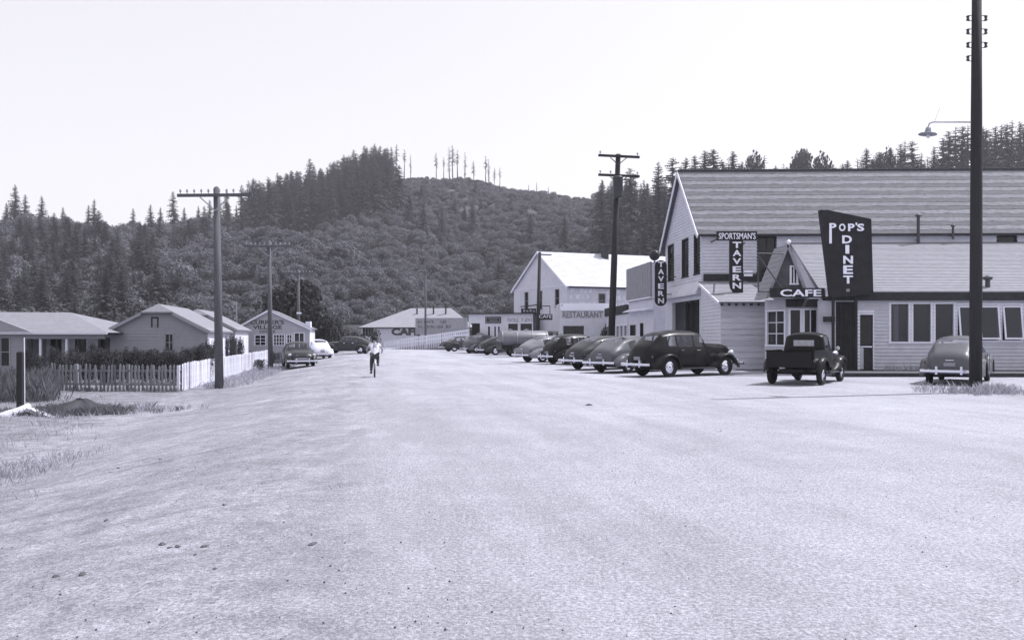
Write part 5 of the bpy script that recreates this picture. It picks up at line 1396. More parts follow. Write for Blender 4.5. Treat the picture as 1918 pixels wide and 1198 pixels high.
FAST = dict(keys=[(-2.42, .44, .50, .62, .32, .68, .72), (-2.28, .36, .64, .84, .46, .93, .98), (-1.85, .33, .72, 1.0, .54, 1.14, 1.22), (-1.35, .32, .80, 1.05, .60, 1.33, 1.45), (-.75, .32, .86, 1.05, .62, 1.42, 1.58), (0, .32, .86, 1.05, .62, 1.45, 1.62), (.35, .32, .85, 1.05, .60, 1.40, 1.55), (.8, .32, .80, 1.03, .54, 1.08, 1.13), (1.3, .33, .62, .99, .42, 1.05, 1.11), (1.9, .35, .54, .93, .34, 1.0, 1.05), (2.28, .38, .44, .80, .26, .90, .94), (2.38, .44, .32, .66, .16, .74, .78)],
            sides=[(-1.25, -.72), (-.64, .02), (.10, .48)], shield=(.46, .78), rear=(-1.55, -.98),
            ff=(.50, 2.42, [(.50, .62), (.9, .82), (1.3, .92), (1.7, .93), (2.0, .88), (2.25, .72), (2.42, .50)], .50, .93), rf=(-2.34, -.55, [(-2.34, .50), (-2.1, .70), (-1.7, .85), (-1.35, .88), (-1.0, .82), (-.75, .66), (-.55, .42)], .62, .97), wx=(-1.38, 1.48), board=False, hw=.86)
PONT = dict(keys=[(-2.46, .44, .66, .70, .48, .78, .82), (-2.3, .36, .80, .88, .58, .96, 1.0), (-1.7, .32, .88, .99, .64, 1.06, 1.12), (-1.35, .32, .90, 1.01, .66, 1.22, 1.32), (-.85, .32, .90, 1.01, .66, 1.42, 1.56), (-.1, .32, .90, 1.01, .66, 1.45, 1.60), (.3, .32, .89, 1.01, .64, 1.40, 1.54), (.85, .32, .86, 1.0, .60, 1.04, 1.10), (1.4, .33, .78, .96, .52, 1.02, 1.08), (2.0, .35, .70, .90, .46, .98, 1.02), (2.32, .38, .62, .78, .40, .86, .90), (2.42, .44, .50, .64, .30, .72, .75)],
            sides=[(-1.2, -.72), (-.64, .04), (.12, .50)], shield=(.42, .80), rear=(-1.5, -1.0),
            ff=(.1, 2.46, [(.1, .86), (.8, .93), (1.4, .96), (1.9, .93), (2.25, .82), (2.46, .58)], .62, .94), rf=(-2.44, -.5, [(-2.44, .60), (-2.2, .80), (-1.7, .92), (-1.2, .93), (-.8, .86), (-.5, .70)], .78, .955), wx=(-1.42, 1.46), board=False, hw=.88)

def car(spec, label, pm, loc, heading, plate=True, hub='chrome', sc=1.0, zscale=1.0):
    o = thing('parked_car', label, 'car', loc, R(heading) if heading else 1e-6)
    o.scale = (sc, sc, sc * zscale)
    body_shell(o, spec['keys'], pm, spec['sides'], spec['shield'], spec['rear'])
    rx, fx = spec['wx']
    a = spec['ff']; fender(o, a[0], a[1], a[2], a[3], a[4], fx, .44, .30, pm, 'front_fender')
    a = spec['rf']; fender(o, a[0], a[1], a[2], a[3], a[4], rx, .43, .30, pm, 'rear_fender')
    for x in (rx, fx):
        for s in (-1, 1): wheel(o, x, s * .73, .36, .17, hub)
    if spec['board']:
        for s in (-1, 1): mb = MB().box(-.80, .86, s * .70 - .17 * (s < 0), s * .70 + .17 * (s > 0), .29, .335); mb.build('running_board', M['metaldark'], o)
    x1, x0 = spec['keys'][-1][0], spec['keys'][0][0]
    bumper(o, x1 + .10, spec['hw'], .46, .14, .12, 'front_bumper'); bumper(o, x0 - .08, spec['hw'], .46, .12, .12, 'rear_bumper', d=-1)
    zf = .80 if not spec is SEDAN else .86; yf = .60 if spec is SEDAN else .70
    xl = x1 - (.34 if spec is SEDAN else .16)
    for s in (-1, 1):
        lamp(o, (xl, s * yf, zf), .10, (1, 0, 0), M['lens'], 'headlight', 1.2 if spec is SEDAN else .5)
        lamp(o, (x0 + .12, s * (spec['hw'] - .12), .74), .05, (-1, 0, 0), M['tail'], 'tail_light')
    # grille bars, bonnet strip, handles, plate, seats
    gw_ = .16 if spec is SEDAN else .48; gm = MB()
    for k in range(6 if spec is not SEDAN else 8):
        z = .50 + k * (.055 if spec is not SEDAN else .05); ww = gw_ * (1 - .06 * k); gm.box(x1 - .10, x1 + .03 - .012 * k, -ww, ww, z, z + .022)
    gm.build('grille', M['chrome'], o, kind='stuff')
    mb = MB().bar((spec['shield'][1] + .25, 0, 1.25 if spec is SEDAN else 1.135), (x1 - .2, 0, spec['keys'][-2][6] + .02), .02, .02); mb.build('bonnet_strip', M['chrome'], o)
    for s in (-1, 1):
        for xh in (-.80, .0):
            y = s * (.785 if spec is SEDAN else .875); mb = MB(); mb.bar((xh, y + s * .01, .98), (xh + .16, y + s * .015, .98), .025, .03); mb.build('door_handle', M['chrome'], o)
        # door shut lines
        for xh in (-.86 if spec is SEDAN else -.68, -.08, .60):
            y = s * (.783 if spec is SEDAN else .866) ; k2 = MB(); k2.box(xh - .006, xh + .006, y - .012, y + .004, .42, 1.0); k2.build('door_seam', M['dark'], o)
    if plate:
        mb = MB().box(x0 - .03, x0 - .01, -.17, .17, .62, .74); mb.build('licence_plate', M['signgrey'], o)
    mb = MB().box(x0 + .02, x0 + .05, -.12, .12, .80, .83); mb.build('boot_handle', M['chrome'], o)
    for sx in (-.95, -.05):
        mb = MB().box(sx, sx + .5, -.62, .62, .40, .68); mb.hexa([(sx - .14, -.62, .68), (sx + .06, -.62, .68), (sx + .06, .62, .68), (sx - .14, .62, .68), (sx - .22, -.58, 1.12), (sx - .08, -.58, 1.12), (sx - .08, .58, 1.12), (sx - .22, .58, 1.12)]); mb.build('seat', M['seat'], o)
    mb = MB().tube([(.45, .36 + .19 * math.cos(R(a)), 1.0 + .19 * math.sin(R(a))) for a in range(0, 361, 30)], .012, 5, False); mb.build('steering_wheel', M['seat'], o)
    mb = MB().box(x0 + .5, x1 - .4, -.55, .55, .26, .34); mb.build('chassis', M['dark'], o)
    return o

def at_ground(px_, d):
    x = PX(px_, d); return (x, d, gz(x, d))
PB, PD, PG, PL, PWt, PM = paint('paint_black', .010), paint('paint_dark', .035), paint('paint_grey', .10), paint('paint_light', .19), paint('paint_white', .62), paint('paint_mid', .045)
# sedan: rear near wheel at column 1257, heading away to the right
def car_by_wheel(spec, label, pm, px_, d, heading, wheel_x, side, **kw):
    h = R(heading); w = Vector((wheel_x, side * .73, 0)); w = Vector((w.x * math.cos(h) - w.y * math.sin(h), w.x * math.sin(h) + w.y * math.cos(h), 0))
    p = Vector((PX(px_, d), d, 0)) - w
    return car(spec, label, pm, (p.x, p.y, gz(p.x, p.y)), heading, **kw)
car_by_wheel(SEDAN, 'glossy black prewar sedan with round fenders parked by the plank-walled lean-to', PB, 1255, 33.3, 32, -1.32, -1, sc=1.07)
car_by_wheel(FAST, 'mid-grey fastback coupe with split chrome bumper beside the black prewar sedan', PG, 1176, 36.8, 46, -1.38, -1)
car_by_wheel(FAST, 'dark round-tailed coupe between the grey fastback and the second black sedan', PM, 1122, 40.0, 38, -1.38, -1)
car_by_wheel(SEDAN, 'black prewar sedan beside the pale dusty coupe', PB, 1062, 48.0, 30, -1.32, -1)
car_by_wheel(FAST, 'pale dusty coupe parked next to the tank truck', PL, 1016, 51.5, 36, -1.38, -1)
car_by_wheel(PONT, 'light-roofed car parked close against the restaurant annex', PL, 1052, 62.0, 30, -1.42, -1)
car_by_wheel(FAST, 'dark coupe parked in front of the shop windows beside the tank truck', PD, 928, 71.0, 30, -1.38, -1)
car_by_wheel(SEDAN, 'grey prewar sedan parked before the shop garage opening', PG, 893, 78.0, 30, -1.32, -1)
car_by_wheel(PONT, 'dark car at the end of the row by the white ramp railing', PD, 851, 88.0, 28, -1.42, -1)
car(FAST, 'grey round-backed sedan seen from behind beside the lamp pole at the diner', PG, (PX(1796, 29.6), 29.6, 0), 56)
car(PONT, 'dark car with chrome grille facing down the street by the picket fence end', PD, at_ground(558, 52.4), -70, sc=1.0)
car(FAST, 'white car seen from behind in front of the village office', PWt, at_ground(595, 69.5), 112)
car(FAST, 'long dark fastback standing across the street end', PM, at_ground(652, 78.0), 172)

def pickup(label, loc, heading):
    o = thing('pickup_truck', label, 'truck', loc, R(heading)); pm = PB
    keys = [(-.42, .50, .70, 1.08, .58, 1.50, 1.62), (-.36, .48, .74, 1.10, .62, 1.55, 1.68), (.1, .48, .74, 1.10, .62, 1.58, 1.74), (.42, .48, .73, 1.10, .60, 1.55, 1.70), (.72, .48, .68, 1.10, .54, 1.22, 1.30), (.95, .48, .58, 1.06, .40, 1.14, 1.19), (1.6, .50, .38, 1.0, .24, 1.10, 1.14), (1.98, .52, .30, .92, .18, 1.04, 1.08), (2.04, .55, .24, .8, .12, .9, .94)]
    body_shell(o, keys, pm, [(-.25, .42)], (.46, .70), None)
    # rear window in the cab back, coloured pale for daylight seen through it
    mb = MB().box(-.445, -.425, -.34, .34, 1.26, 1.46); rw = mb.build('rear_window', gmat('daylight_pane', .42, .3, 9, .15, spec=.5), o)
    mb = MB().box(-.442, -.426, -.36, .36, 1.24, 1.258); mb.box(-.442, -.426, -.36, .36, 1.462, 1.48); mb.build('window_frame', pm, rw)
    for nm, b in (('bed_floor', (-2.05, -.5, -.72, .72, .60, .66)), ('tailgate', (-2.10, -2.05, -.72, .72, .58, 1.08)), ('bed_side', (-2.05, -.5, -.77, -.72, .58, 1.10)), ('bed_side', (-2.05, -.5, .72, .77, .58, 1.10)), ('bed_front', (-.55, -.5, -.72, .72, .66, 1.10))):
        mb = MB().box(*b); mb.build(nm, pm, o)
    for s in (-1, 1):
        mb = MB(); mb.bar((-2.07, s * .755, 1.12), (-.5, s * .755, 1.12), .09, .04); mb.build('bed_rail', pm, o)
        mb = MB().box(-.55, .62, s * .72 - .2 * (s < 0), s * .72 + .2 * (s > 0), .36, .40); mb.build('running_board', M['metaldark'], o)
    fender(o, .55, 2.25, [(.55, .42), (.85, .62), (1.2, .88), (1.55, .95), (1.85, .88), (2.1, .66), (2.25, .46)], .40, .90, 1.5, .46, .36, pm, 'front_fender')
    fender(o, -1.95, -.68, [(-1.95, .50), (-1.75, .78), (-1.45, .92), (-1.2, .93), (-.95, .80), (-.68, .46)], .74, .98, -1.32, .45, .40, pm, 'rear_fender')
    for x in (-1.32, 1.5):
        for s in (-1, 1): wheel(o, x, s * .80 if x < 0 else s * .73, .38, .17, 'chrome')
    mb = MB().lathe([(.001, -.16), (.12, -.12), (.15, 0), (.12, .12), (.001, .16)], (-1.32, 0, .38), (0, 1, 0), 12); mb.tube([(-1.32, -.75, .38), (-1.32, .75, .38)], .05, 8); mb.build('rear_axle', M['dark'], o)
    mb = MB().box(-2.0, 1.9, -.38, .38, .42, .52); mb.build('chassis', M['dark'], o)
    for s in (-1, 1):
        lamp(o, (2.0, s * .46, .98), .11, (1, 0, 0), M['chrome'], 'headlight', 1.4)
    lamp(o, (-2.11, -.80, .80), .05, (-1, 0, 0), M['tail'], 'tail_light')
    lamp(o, (.62, -.86, 1.18), .07, (-1, 0, 0), M['lens'], 'wing_mirror')
    bumper(o, 2.26, .80, .50, .10, .10, 'front_bumper', False)
    mb = MB().box(.0, .42, -.6, .6, .5, .8); mb.build('seat', M['seat'], o)
    return o
pk_ = pickup('dark pickup truck with its bed to the street in front of the cafe bay', (PX(1512, 29.4), 29.4, 0), 56)

def tanker(label, loc, heading):
    o = thing('tank_truck', label, 'truck', loc, R(heading))
    n = 20; mb = MB()
    prof = [(.001, -2.75), (.45, -2.75), (.56, -2.70), (.60, -2.6), (.60, .9), (.56, 1.0), (.001, 1.0)]
    mb.lathe(prof, (0, 0, 0), (1, 0, 0), 24)
    mb.v = [(x, y * 1.35, z * 1.0 + 1.42) for x, y, z in mb.v]; mb.build('tank', gmat('tank_paint', .17, .2, 3, .4, metal=.0), o, True)
    for x in (-2.66, -1.5, -.3, .85):
        m2 = MB().lathe([(.605, -.03), (.63, -.03), (.63, .03), (.605, .03)], (x, 0, 0), (1, 0, 0), 24); m2.v = [(a, b * 1.34, c + 1.42) for a, b, c in m2.v]; m2.build('tank_band', M['metal'], o)
    for x in (-1.9, -.6): MB().lathe([(.2, .55), (.2, .68), (.001, .72)], (x, 0, 1.42), (0, 0, 1), 12).build('filler_dome', M['metal'], o)
    MB().box(-2.8, -2.74, -.85, .85, .55, 1.15).build('rear_cabinet', PD, o)
    MB().box(-2.7, 3.2, -.45, .45, .62, .80).build('chassis', M['dark'], o)
    body_shell(o, [(1.15, .55, .80, 1.25, .66, 1.72, 1.90), (1.3, .52, .84, 1.25, .70, 1.80, 2.0), (1.8, .52, .84, 1.25, .70, 1.80, 2.0), (2.1, .52, .8, 1.25, .66, 1.7, 1.85), (2.35, .52, .7, 1.2, .5, 1.3, 1.36), (3.1, .55, .45, 1.1, .3, 1.2, 1.25), (3.35, .6, .35, .95, .2, 1.02, 1.06)], PD, [(1.35, 2.05)], (2.12, 2.33), None)
    fender(o, 2.2, 3.5, [(2.2, .6), (2.5, .95), (2.85, 1.08), (3.2, .98), (3.5, .6)], .45, .95, 2.85, .5, .5, PD, 'front_fender')
    for x in (-1.6, 2.85):
        for s in (-1, 1): wheel(o, x, s * .80, .44, .24 if x < 0 else .18, 'metal')
    bumper(o, 3.5, .85, .55, .06, .14, 'front_bumper', False)
    for s in (-1, 1): lamp(o, (3.42, s * .62, 1.0), .11, (1, 0, 0), M['lens'], 'headlight', .8)
tanker('tank truck with a long pale cylinder tank among the parked cars', (PX(1000, 66.5), 66.5, 0), 14)

# ------------------------------------------------------------------ rider and bicycle
def skin_obj(name, verts, edges, radii, mat, parent, root_i=0, sub=2):
    me = bpy.data.meshes.new(name); off = origin_of(parent)
    me.from_pydata([tuple(Vector(v) - off) for v in verts], edges, []); me.materials.append(mat)
    o = bpy.data.objects.new(name, me); C.objects.link(o); o.parent = parent
    o.modifiers.new('skin', 'SKIN').use_smooth_shade = True
    for i, sv in enumerate(me.skin_vertices[0].data):
        r = radii[i]; sv.radius = r if hasattr(r, '__len__') else (r, r)
        sv.use_root = i == root_i
    s = o.modifiers.new('sub', 'SUBSURF'); s.levels = sub; s.render_levels = sub
    return o
bxp = Vector((PX(702, 33.0), 33.0, 0))
hd = Vector((RX, RY, 0)); sd_ = Vector((RY, -RX, 0))          # forward, right
def bp_(f, r, z): return bxp + hd * f + sd_ * r + Vector((0, 0, z))
bike = thing('bicycle', 'bicycle ridden away down the middle of the street', 'bicycle', tuple(bxp))
wr_ = .33
for f in (-.02, 1.02):
    c = bp_(f, 0, wr_)
    mb = MB().tube([c + hd * wr_ * math.cos(R(a)) + Vector((0, 0, wr_ * math.sin(R(a)))) for a in range(0, 361, 15)], .024, 6, False); wo_ = mb.build('wheel', M['tyre'], bike, True)
    mb = MB()
    for a in range(0, 360, 30): mb.tube([c, c + hd * (wr_ - .02) * math.cos(R(a)) + Vector((0, 0, (wr_ - .02) * math.sin(R(a))))], .003, 3, False)
    mb.build('spokes', M['metal'], wo_, kind='stuff')
mb = MB(); fr = [bp_(-.02, 0, wr_), bp_(.40, 0, .29), bp_(.28, 0, .72), bp_(.86, 0, .76), bp_(.90, 0, .62), bp_(1.02, 0, wr_), bp_(.83, 0, .90)]
for a, b in ((0, 1), (0, 2), (1, 2), (2, 3), (1, 4), (3, 4), (4, 5), (3, 6)): mb.tube([fr[a], fr[b]], .016, 6)
mb.build('frame', M['metaldark'], bike)
mb = MB().tube([bp_(.62, -.27, .90), bp_(.72, -.22, .96), bp_(.83, 0, .92), bp_(.72, .22, .96), bp_(.62, .27, .90)], .013, 6); mb.build('handlebar', M['chrome'], bike)
mb = MB().add([bp_(.12, -.10, .78), bp_(.12, .10, .78), bp_(.42, .02, .79), bp_(.42, -.02, .79), bp_(.13, -.09, .72), bp_(.13, .09, .72), bp_(.40, .01, .75), bp_(.40, -.01, .75)], [(0, 1, 2, 3), (7, 6, 5, 4), (0, 4, 5, 1), (1, 5, 6, 2), (2, 6, 7, 3), (3, 7, 4, 0)]); mb.build('saddle', M['seat'], bike)
mb = MB().tube([bp_(-.02 + (wr_ + .045) * math.cos(R(a)), 0, wr_ + (wr_ + .045) * math.sin(R(a))) for a in range(60, 181, 15)], .028, 6); mb.build('mudguard', M['metal'], bike, True)
for s, z, f in ((-1, .14, .40), (1, .44, .42)):
    mb = MB().box(-.05, .05, -.04, .04, -.012, .012); mb.v = [tuple(bp_(f + a, s * .14 + b, z + c)) for a, b, c in mb.v]; mb.build('pedal', M['metaldark'], bike)

rider = thing('person', 'young cyclist in a white shirt and dark trousers riding away down the street', 'person', tuple(bxp))
skinm, shirtm, trm, hairm, shoem = gmat('skin', .30, .05, 8, .6), gmat('shirt_cloth', .72, .06, 8, .9), gmat('trouser_cloth', .05, .2, 8, .9), gmat('hair', .025, .2, 20, .8), gmat('shoe_leather', .03, .2, 8, .6)
J_ = dict(pel=(.24, 0, .86), waist=(.27, 0, 1.0), chest=(.33, 0, 1.18), neck=(.37, 0, 1.33), head=(.39, 0, 1.44), crown=(.39, 0, 1.54),
          hl=(.25, -.09, .84), kl=(.45, -.12, .50), al=(.38, -.13, .22), fl=(.50, -.13, .165), hr=(.25, .09, .84), kr=(.58, .13, .74), ar=(.40, .13, .50), fr=(.52, .13, .46),
          sl=(.34, -.16, 1.27), el=(.44, -.30, 1.10), wl=(.60, -.29, .96), gl=(.65, -.275, .935), sr=(.34, .16, 1.27), er=(.44, .30, 1.10), wr=(.60, .29, .96), gr=(.65, .275, .935))
nm_ = list(J_); ix = {n: i for i, n in enumerate(nm_)}; vv = [bp_(*J_[n]) for n in nm_]
ed = [(ix[a], ix[b]) for a, b in (('pel', 'waist'), ('waist', 'chest'), ('chest', 'neck'), ('neck', 'head'), ('head', 'crown'), ('pel', 'hl'), ('hl', 'kl'), ('kl', 'al'), ('al', 'fl'), ('pel', 'hr'), ('hr', 'kr'), ('kr', 'ar'), ('ar', 'fr'), ('chest', 'sl'), ('sl', 'el'), ('el', 'wl'), ('wl', 'gl'), ('chest', 'sr'), ('sr', 'er'), ('er', 'wr'), ('wr', 'gr'))]
rad = dict(pel=.12, waist=.105, chest=.125, neck=.048, head=.085, crown=.07, hl=.08, kl=.055, al=.036, fl=.032, hr=.08, kr=.055, ar=.036, fr=.032, sl=.052, el=.036, wl=.026, gl=.036, sr=.052, er=.036, wr=.026, gr=.036)
body_ = skin_obj('body', vv, ed, [rad[n] for n in nm_], skinm, rider)
def sub_skin(name, names, edges, grow, mat):
    v = [bp_(*J_[n]) for n in names]; i2 = {n: i for i, n in enumerate(names)}
    return skin_obj(name, v, [(i2[a], i2[b]) for a, b in edges], [rad[n] * grow + .012 for n in names], mat, rider)
J_['ml'] = tuple((a + b) / 2 for a, b in zip(J_['sl'], J_['el'])); J_['mr'] = tuple((a + b) / 2 for a, b in zip(J_['sr'], J_['er'])); rad['ml'] = rad['mr'] = .05
sub_skin('shirt', ['waist', 'pel', 'chest', 'sl', 'ml', 'sr', 'mr'], [('waist', 'pel'), ('waist', 'chest'), ('chest', 'sl'), ('sl', 'ml'), ('chest', 'sr'), ('sr', 'mr')], 1.06, shirtm)
sub_skin('trousers', ['pel', 'hl', 'kl', 'al', 'hr', 'kr', 'ar'], [('pel', 'hl'), ('hl', 'kl'), ('kl', 'al'), ('pel', 'hr'), ('hr', 'kr'), ('kr', 'ar')], 1.1, trm)
sub_skin('shoe', ['al', 'fl'], [('al', 'fl')], 1.1, shoem); sub_skin('shoe', ['ar', 'fr'], [('ar', 'fr')], 1.1, shoem)
mb = MB().lathe([(.001, .125), (.06, .118), (.10, .085), (.112, .03), (.108, -.02), (.09, -.06)], bp_(.375, 0, 1.49), (0, 0, 1), 14); mb.build('hair', hairm, rider, True)
for s in (-1, 1):
    mb = MB().lathe([(.001, -.02), (.018, -.015), (.022, .0), (.014, .02), (.001, .022)], bp_(.40, s * .097, 1.46), sd_, 8); mb.build('ear', skinm, rider, True)
mb = MB().lathe([(.001, .03), (.012, .015), (.018, 0), (.001, -.02)], bp_(.49, 0, 1.455), hd, 8); mb.build('nose', skinm, rider, True)

# ------------------------------------------------------------------ shrubs, weeds, litter
SH = random.Random(17)
def bush(px_, d, w, h, label, group=None, key=None, dark=True):
    x = PX(px_, d); tree('shrub', key or SH.choice(['hedge_a', 'hedge_b']), (x, d, gz(x, d) - .05), (w, w, h / 1.18), SH.uniform(0, 6.28), label, 'shrub', group)
lab = 'dark leafy bush in the hedge along the clipped-gable cottage'
for px_ in range(205, 392, 15): bush(px_ + SH.uniform(-4, 4), 38.5 + SH.uniform(-.5, .8), SH.uniform(.45, .62), SH.uniform(1.35, 1.62), lab, 'hedge by the clipped-gable cottage')
lab = 'upright dark clipped shrub by the cottage doors behind the white fence'
for px_, d, h in ((375, 41.5, 1.7), (388, 41.6, 1.8), (404, 44, 1.9), (424, 49, 2.0), (438, 51, 2.0), (450, 53, 1.9), (396, 40.0, 1.6)): bush(px_, d, .42, h, lab, 'clipped shrubs behind the white fence')
lab = 'rounded garden shrub in front of the porch cottage'
for px_, d, w, h in ((72, 39, .5, 1.25), (100, 39.5, .35, 1.6), (120, 38, .6, 1.3), (138, 38.5, .5, 1.6), (150, 37.5, .65, 1.35), (165, 38, .45, 1.45), (174, 39, .32, 1.8), (190, 37.5, .6, 1.6), (200, 37.8, .7, 1.5), (52, 39.5, .3, 1.5)): bush(px_, d, w, h, lab, 'garden shrubs by the porch cottage')
bush(487, 50.5, .55, .75, 'low dark bush at the street end of the white board fence')
for px_, d in ((468, 65.5), (486, 65.5), (512, 65.5), (526, 65.3), (540, 65.3)): bush(px_, d, .5, .9, 'low foundation bush beneath the office windows', 'foundation bushes at the office')
for px_, d, w, h in ((600, 92, 2.2, 3.2), (622, 96, 2.6, 3.0), (648, 100, 2.6, 2.6), (664, 104, 2.4, 2.4)): bush(px_, d, w, h, 'dark roadside bush between the office and the hip-roofed cafe', 'roadside bushes at the street end', 'shrub_a')
bush(702, 108, 1.0, 2.6, 'dark bush against the wall of the hip-roofed cafe', None, 'shrub_a')

def blades(name, label, cat, spots, mat):
    """spots: (x, y, number, spread, height, lean)"""
    rn = random.Random(hash(name) % 1000 if False else 33); mb = MB()
    for (x, y, n, sp, h, ln) in spots:
        for _ in range(n):
            px_, py_ = x + rn.gauss(0, sp), y + rn.gauss(0, sp)
            z = gz(px_, py_); hh = h * rn.uniform(.4, 1.25); a = rn.uniform(0, 6.28); w = .004 + .006 * hh
            lx, ly = math.cos(a) * hh * ln * rn.random(), math.sin(a) * hh * ln * rn.random(); b = rn.uniform(0, 3.14)
            dx, dy = math.cos(b) * w, math.sin(b) * w
            mb.add([(px_ - dx, py_ - dy, z - .03), (px_ + dx, py_ + dy, z - .03), (px_ + lx * .4 + dx * .7, py_ + ly * .4 + dy * .7, z + hh * .6), (px_ + lx, py_ + ly, z + hh)], [(0, 1, 2), (0, 2, 3)])
    o = mb.build(name, mat); tag(o, label, cat, None, 'stuff')
rn = random.Random(44); sp = []
for i in range(340):     # tall weeds before the porch cottage and along the old fence
    d = rn.uniform(27, 38); x = PX(rn.uniform(-120, 95), d); sp.append((x, d, 26, .22, rn.uniform(.3, .8), .6))
for i in range(60): x = rn.uniform(-18, -12.6); sp.append((x, 32.3 + (-12.6 - x) * .18 + rn.uniform(-.3, .1), 12, .12, .18, .6))
blades('weeds', 'tall dark weeds in front of the porch cottage and along the fence', 'weeds', sp, M['weeds'])
sp = []
for i in range(520):     # verge between fence and carriageway, dry lot, hump
    d = rn.uniform(34, 60); q_ = rn.uniform(-6.3, -4.6 + (d - 34) * .02); x = (q_ + d * RX) / RY; sp.append((x, d, 12, .16, rn.uniform(.06, .26), .8))
for i in range(420):
    d = 10 + 20 * rn.random(); x = -(d * .42) - 1.5 - 6 * rn.random(); sp.append((x, d, 12, .2, rn.uniform(.04, .13), .9))
for i in range(260): d = rn.gauss(24, .8); x = rn.gauss(-11.6, .9); sp.append((x, d, 12, .12, rn.uniform(.05, .2), .8))
for i in range(90): a = rn.uniform(0, 6.28); r_ = abs(rn.gauss(0, .6)); sp.append((13.15 + r_ * 1.6 * math.cos(a), 23.9 + r_ * math.sin(a), 14, .1, rn.uniform(.08, .32), .8))
for i in range(60): x = rn.uniform(13.2, 16.5); sp.append((x, 23.6 - (x - 13) * .12 + rn.gauss(0, .2), 10, .12, rn.uniform(.06, .2), .8))
for i in range(50): x = rn.uniform(15.6, 18.6); sp.append((x, 35.75, 8, .12, rn.uniform(.15, .5), .5))
for i in range(70): sp.append((PX(rn.uniform(-90, 50), 12.4) - .1, rn.uniform(9.5, 15), 40, .25, rn.uniform(.05, .13), .9))
blades('dry_grass', 'short dry grass on the verge and round the lamp pole', 'grass', sp, M['grass'])

def pebbles():
    rn = random.Random(50); mb = MB()
    for i in range(1500):
        d = 4.3 + 24 * rn.random() ** 1.6; x = PX(rn.uniform(-60, 1980), d); q_ = qq(x, d)
        if q_ > 1.5 and rn.random() < .7: continue
        s = .0025 + .008 * rn.random() ** 3; z = gz(x, d) + .005
        a = rn.random() * 3; c, sn = math.cos(a) * s, math.sin(a) * s
        mb.add([(x - c, d - sn, z - .004), (x + sn, d - c, z - .004), (x + c * 1.2, d + sn, z - .004), (x - sn, d + c, z - .004), (x + s * .1, d, z + s * rn.uniform(.5, .9))], [(0, 1, 4), (1, 2, 4), (2, 3, 4), (3, 0, 4)])
    tag(mb.build('gravel', M['stone']), 'loose dark gravel scattered over the road', 'gravel', None, 'stuff')
pebbles()
lab = 'small dark angular stone half sunk in the dirt lot'
def stone_mesh(seed):
    r2 = random.Random(seed); mb = MB(); vs = []
    for i in range(3):
        z = (-.03, .012, .035)[i]; rr = (.05, .055, .025)[i]
        for k in range(6): a = k * 1.047 + r2.uniform(-.3, .3); m_ = rr * r2.uniform(.6, 1.35); vs.append((m_ * math.cos(a) * 1.35, m_ * math.sin(a), z + r2.uniform(-.01, .01)))
    fs = [(i * 6 + k, i * 6 + (k + 1) % 6, (i + 1) * 6 + (k + 1) % 6, (i + 1) * 6 + k) for i in range(2) for k in range(6)] + [tuple(range(12, 18))]
    return mb.add(vs, fs).mesh('stone', M['stone'])
stones = [stone_mesh(k) for k in range(4)]
for i, (px_, py_) in enumerate([(222, 876), (199, 974), (305, 1019), (318, 1025), (333, 1023), (385, 1024), (366, 1039), (1103, 759), (585, 1019), (402, 1064), (105, 1079), (154, 1075), (300, 860), (420, 945)]):
    d = 2560.0 / (py_ - 629)
    for _ in range(4): d = (CAM_H - gz(PX(px_, d), d)) * 1600.0 / (py_ - 629)
    o = place('stone', stones[i % 4], None, (PX(px_, d), d, gz(PX(px_, d), d) + .002), (0, 0, i * 1.3)); s = .22 + .13 * (i % 3); o.scale = (s * 1.2, s, s * .8); tag(o, lab if px_ != 1103 else 'lone dark stone out on the pale carriageway', 'stone', 'stones on the dirt lot' if px_ != 1103 else None)
    if px_ == 1103: o.scale = (1.0, 1.0, .9)

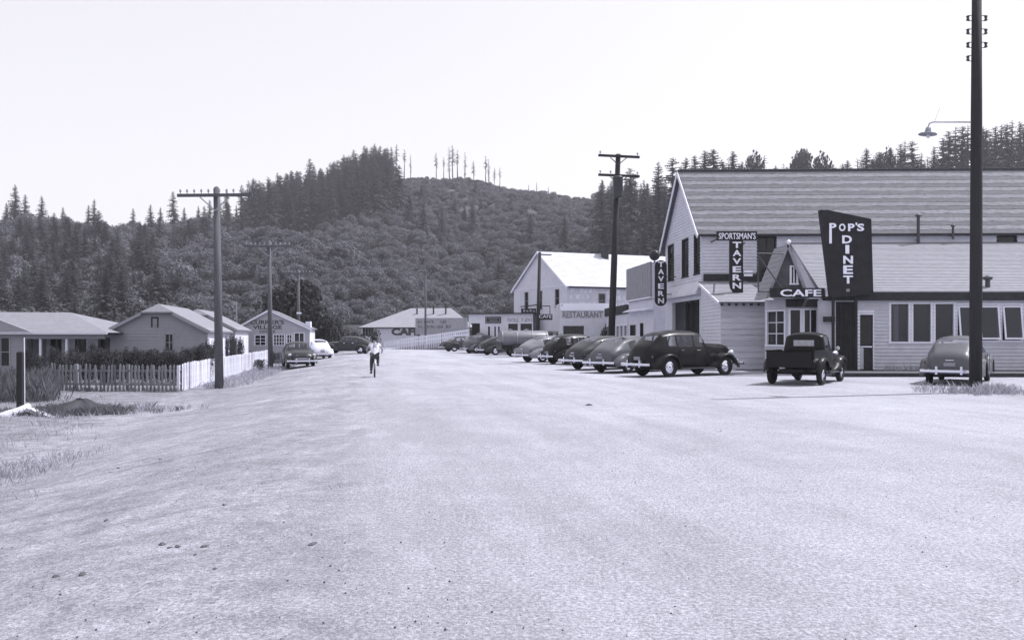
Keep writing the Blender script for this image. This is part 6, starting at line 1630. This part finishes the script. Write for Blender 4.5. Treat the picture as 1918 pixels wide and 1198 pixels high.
# bleached log and plank by the old post
d = 22.8
lg = thing('driftwood_log', 'bleached broken log lying across the weeds by the old post', 'log', (PX(25, d), d, gz(PX(25, d), d)))
def lp(px_, py_, d): return Vector((PX(px_, d), d, PZ(py_, d)))
mb = MB().tube([lp(-60, 800, 22.4), lp(-15, 792, 22.5), lp(15, 780, 22.6), lp(38, 769, 22.8), lp(56, 760, 23.0)], [.15, .17, .17, .11, .09], 9); mb.build('trunk', M['log'], lg, True)
mb = MB().tube([lp(15, 782, 22.6), lp(30, 790, 22.4), lp(38, 796, 22.3)], [.12, .09, .03], 7); mb.build('broken_stub', M['log'], lg, True)
pl = thing('fallen_plank', 'grey fallen plank propped on the bleached log', 'plank', (PX(95, 22.8), 22.8, gz(PX(95, 22.8), 22.8)))
mb = MB(); mb.bar(lp(54, 766, 22.8), lp(137, 798, 22.0), .16, .09); mb.build('plank', M['plank'], pl)

def mound():
    rn = random.Random(61); vs, fs = [], []; cx, cy = PX(150, 23.7), 23.7; nr, na = 9, 30
    for i in range(nr + 1):
        t = i / nr
        for k in range(na):
            a = 2 * math.pi * k / na; rr = t * (1 + .18 * math.sin(a * 3 + 1) + .1 * math.sin(a * 7))
            x, y = cx + 1.25 * rr * math.cos(a), cy + .95 * rr * math.sin(a)
            vs.append((x, y, gz(x, y) - .06 + .42 * math.exp(-2.6 * t * t) * (1 + rn.uniform(-.12, .12)) + rn.uniform(-.02, .02)))
    for i in range(nr):
        for k in range(na): fs.append((i * na + k, i * na + (k + 1) % na, (i + 1) * na + (k + 1) % na, (i + 1) * na + k))
    o = MB().add(vs, fs).build('earth_mound', M['earth'], None, True); o['kind'] = 'structure'
mound()
sp = [(PX(150, 23.7) + rn.gauss(0, .75), 23.6 + rn.gauss(0, .45), 26, .1, rn.uniform(.10, .22), .8) for _ in range(330)]
blades('mound_weeds', 'dark weeds growing over the earth mound by the old post', 'weeds', sp, M['weeds'])

# ------------------------------------------------------------------ thin summer haze
hz = MB().box(-2200, 2200, -60, 1000, -8, 135).build('haze', None)
tag(hz, 'thin pale summer haze over the valley', 'haze', None, 'stuff')
hm = bpy.data.materials.new('haze'); hm.use_nodes = True; hm.node_tree.nodes.clear()
ho = hm.node_tree.nodes.new('ShaderNodeOutputMaterial'); hv = hm.node_tree.nodes.new('ShaderNodeVolumePrincipled')
hv.inputs['Color'].default_value = (.93, .92, 1.0, 1); hv.inputs['Density'].default_value = .00035; hv.inputs['Anisotropy'].default_value = .2
hm.node_tree.links.new(hv.outputs[0], ho.inputs['Volume']); hz.data.materials.append(hm)
scene.cycles.volume_bounces = 0
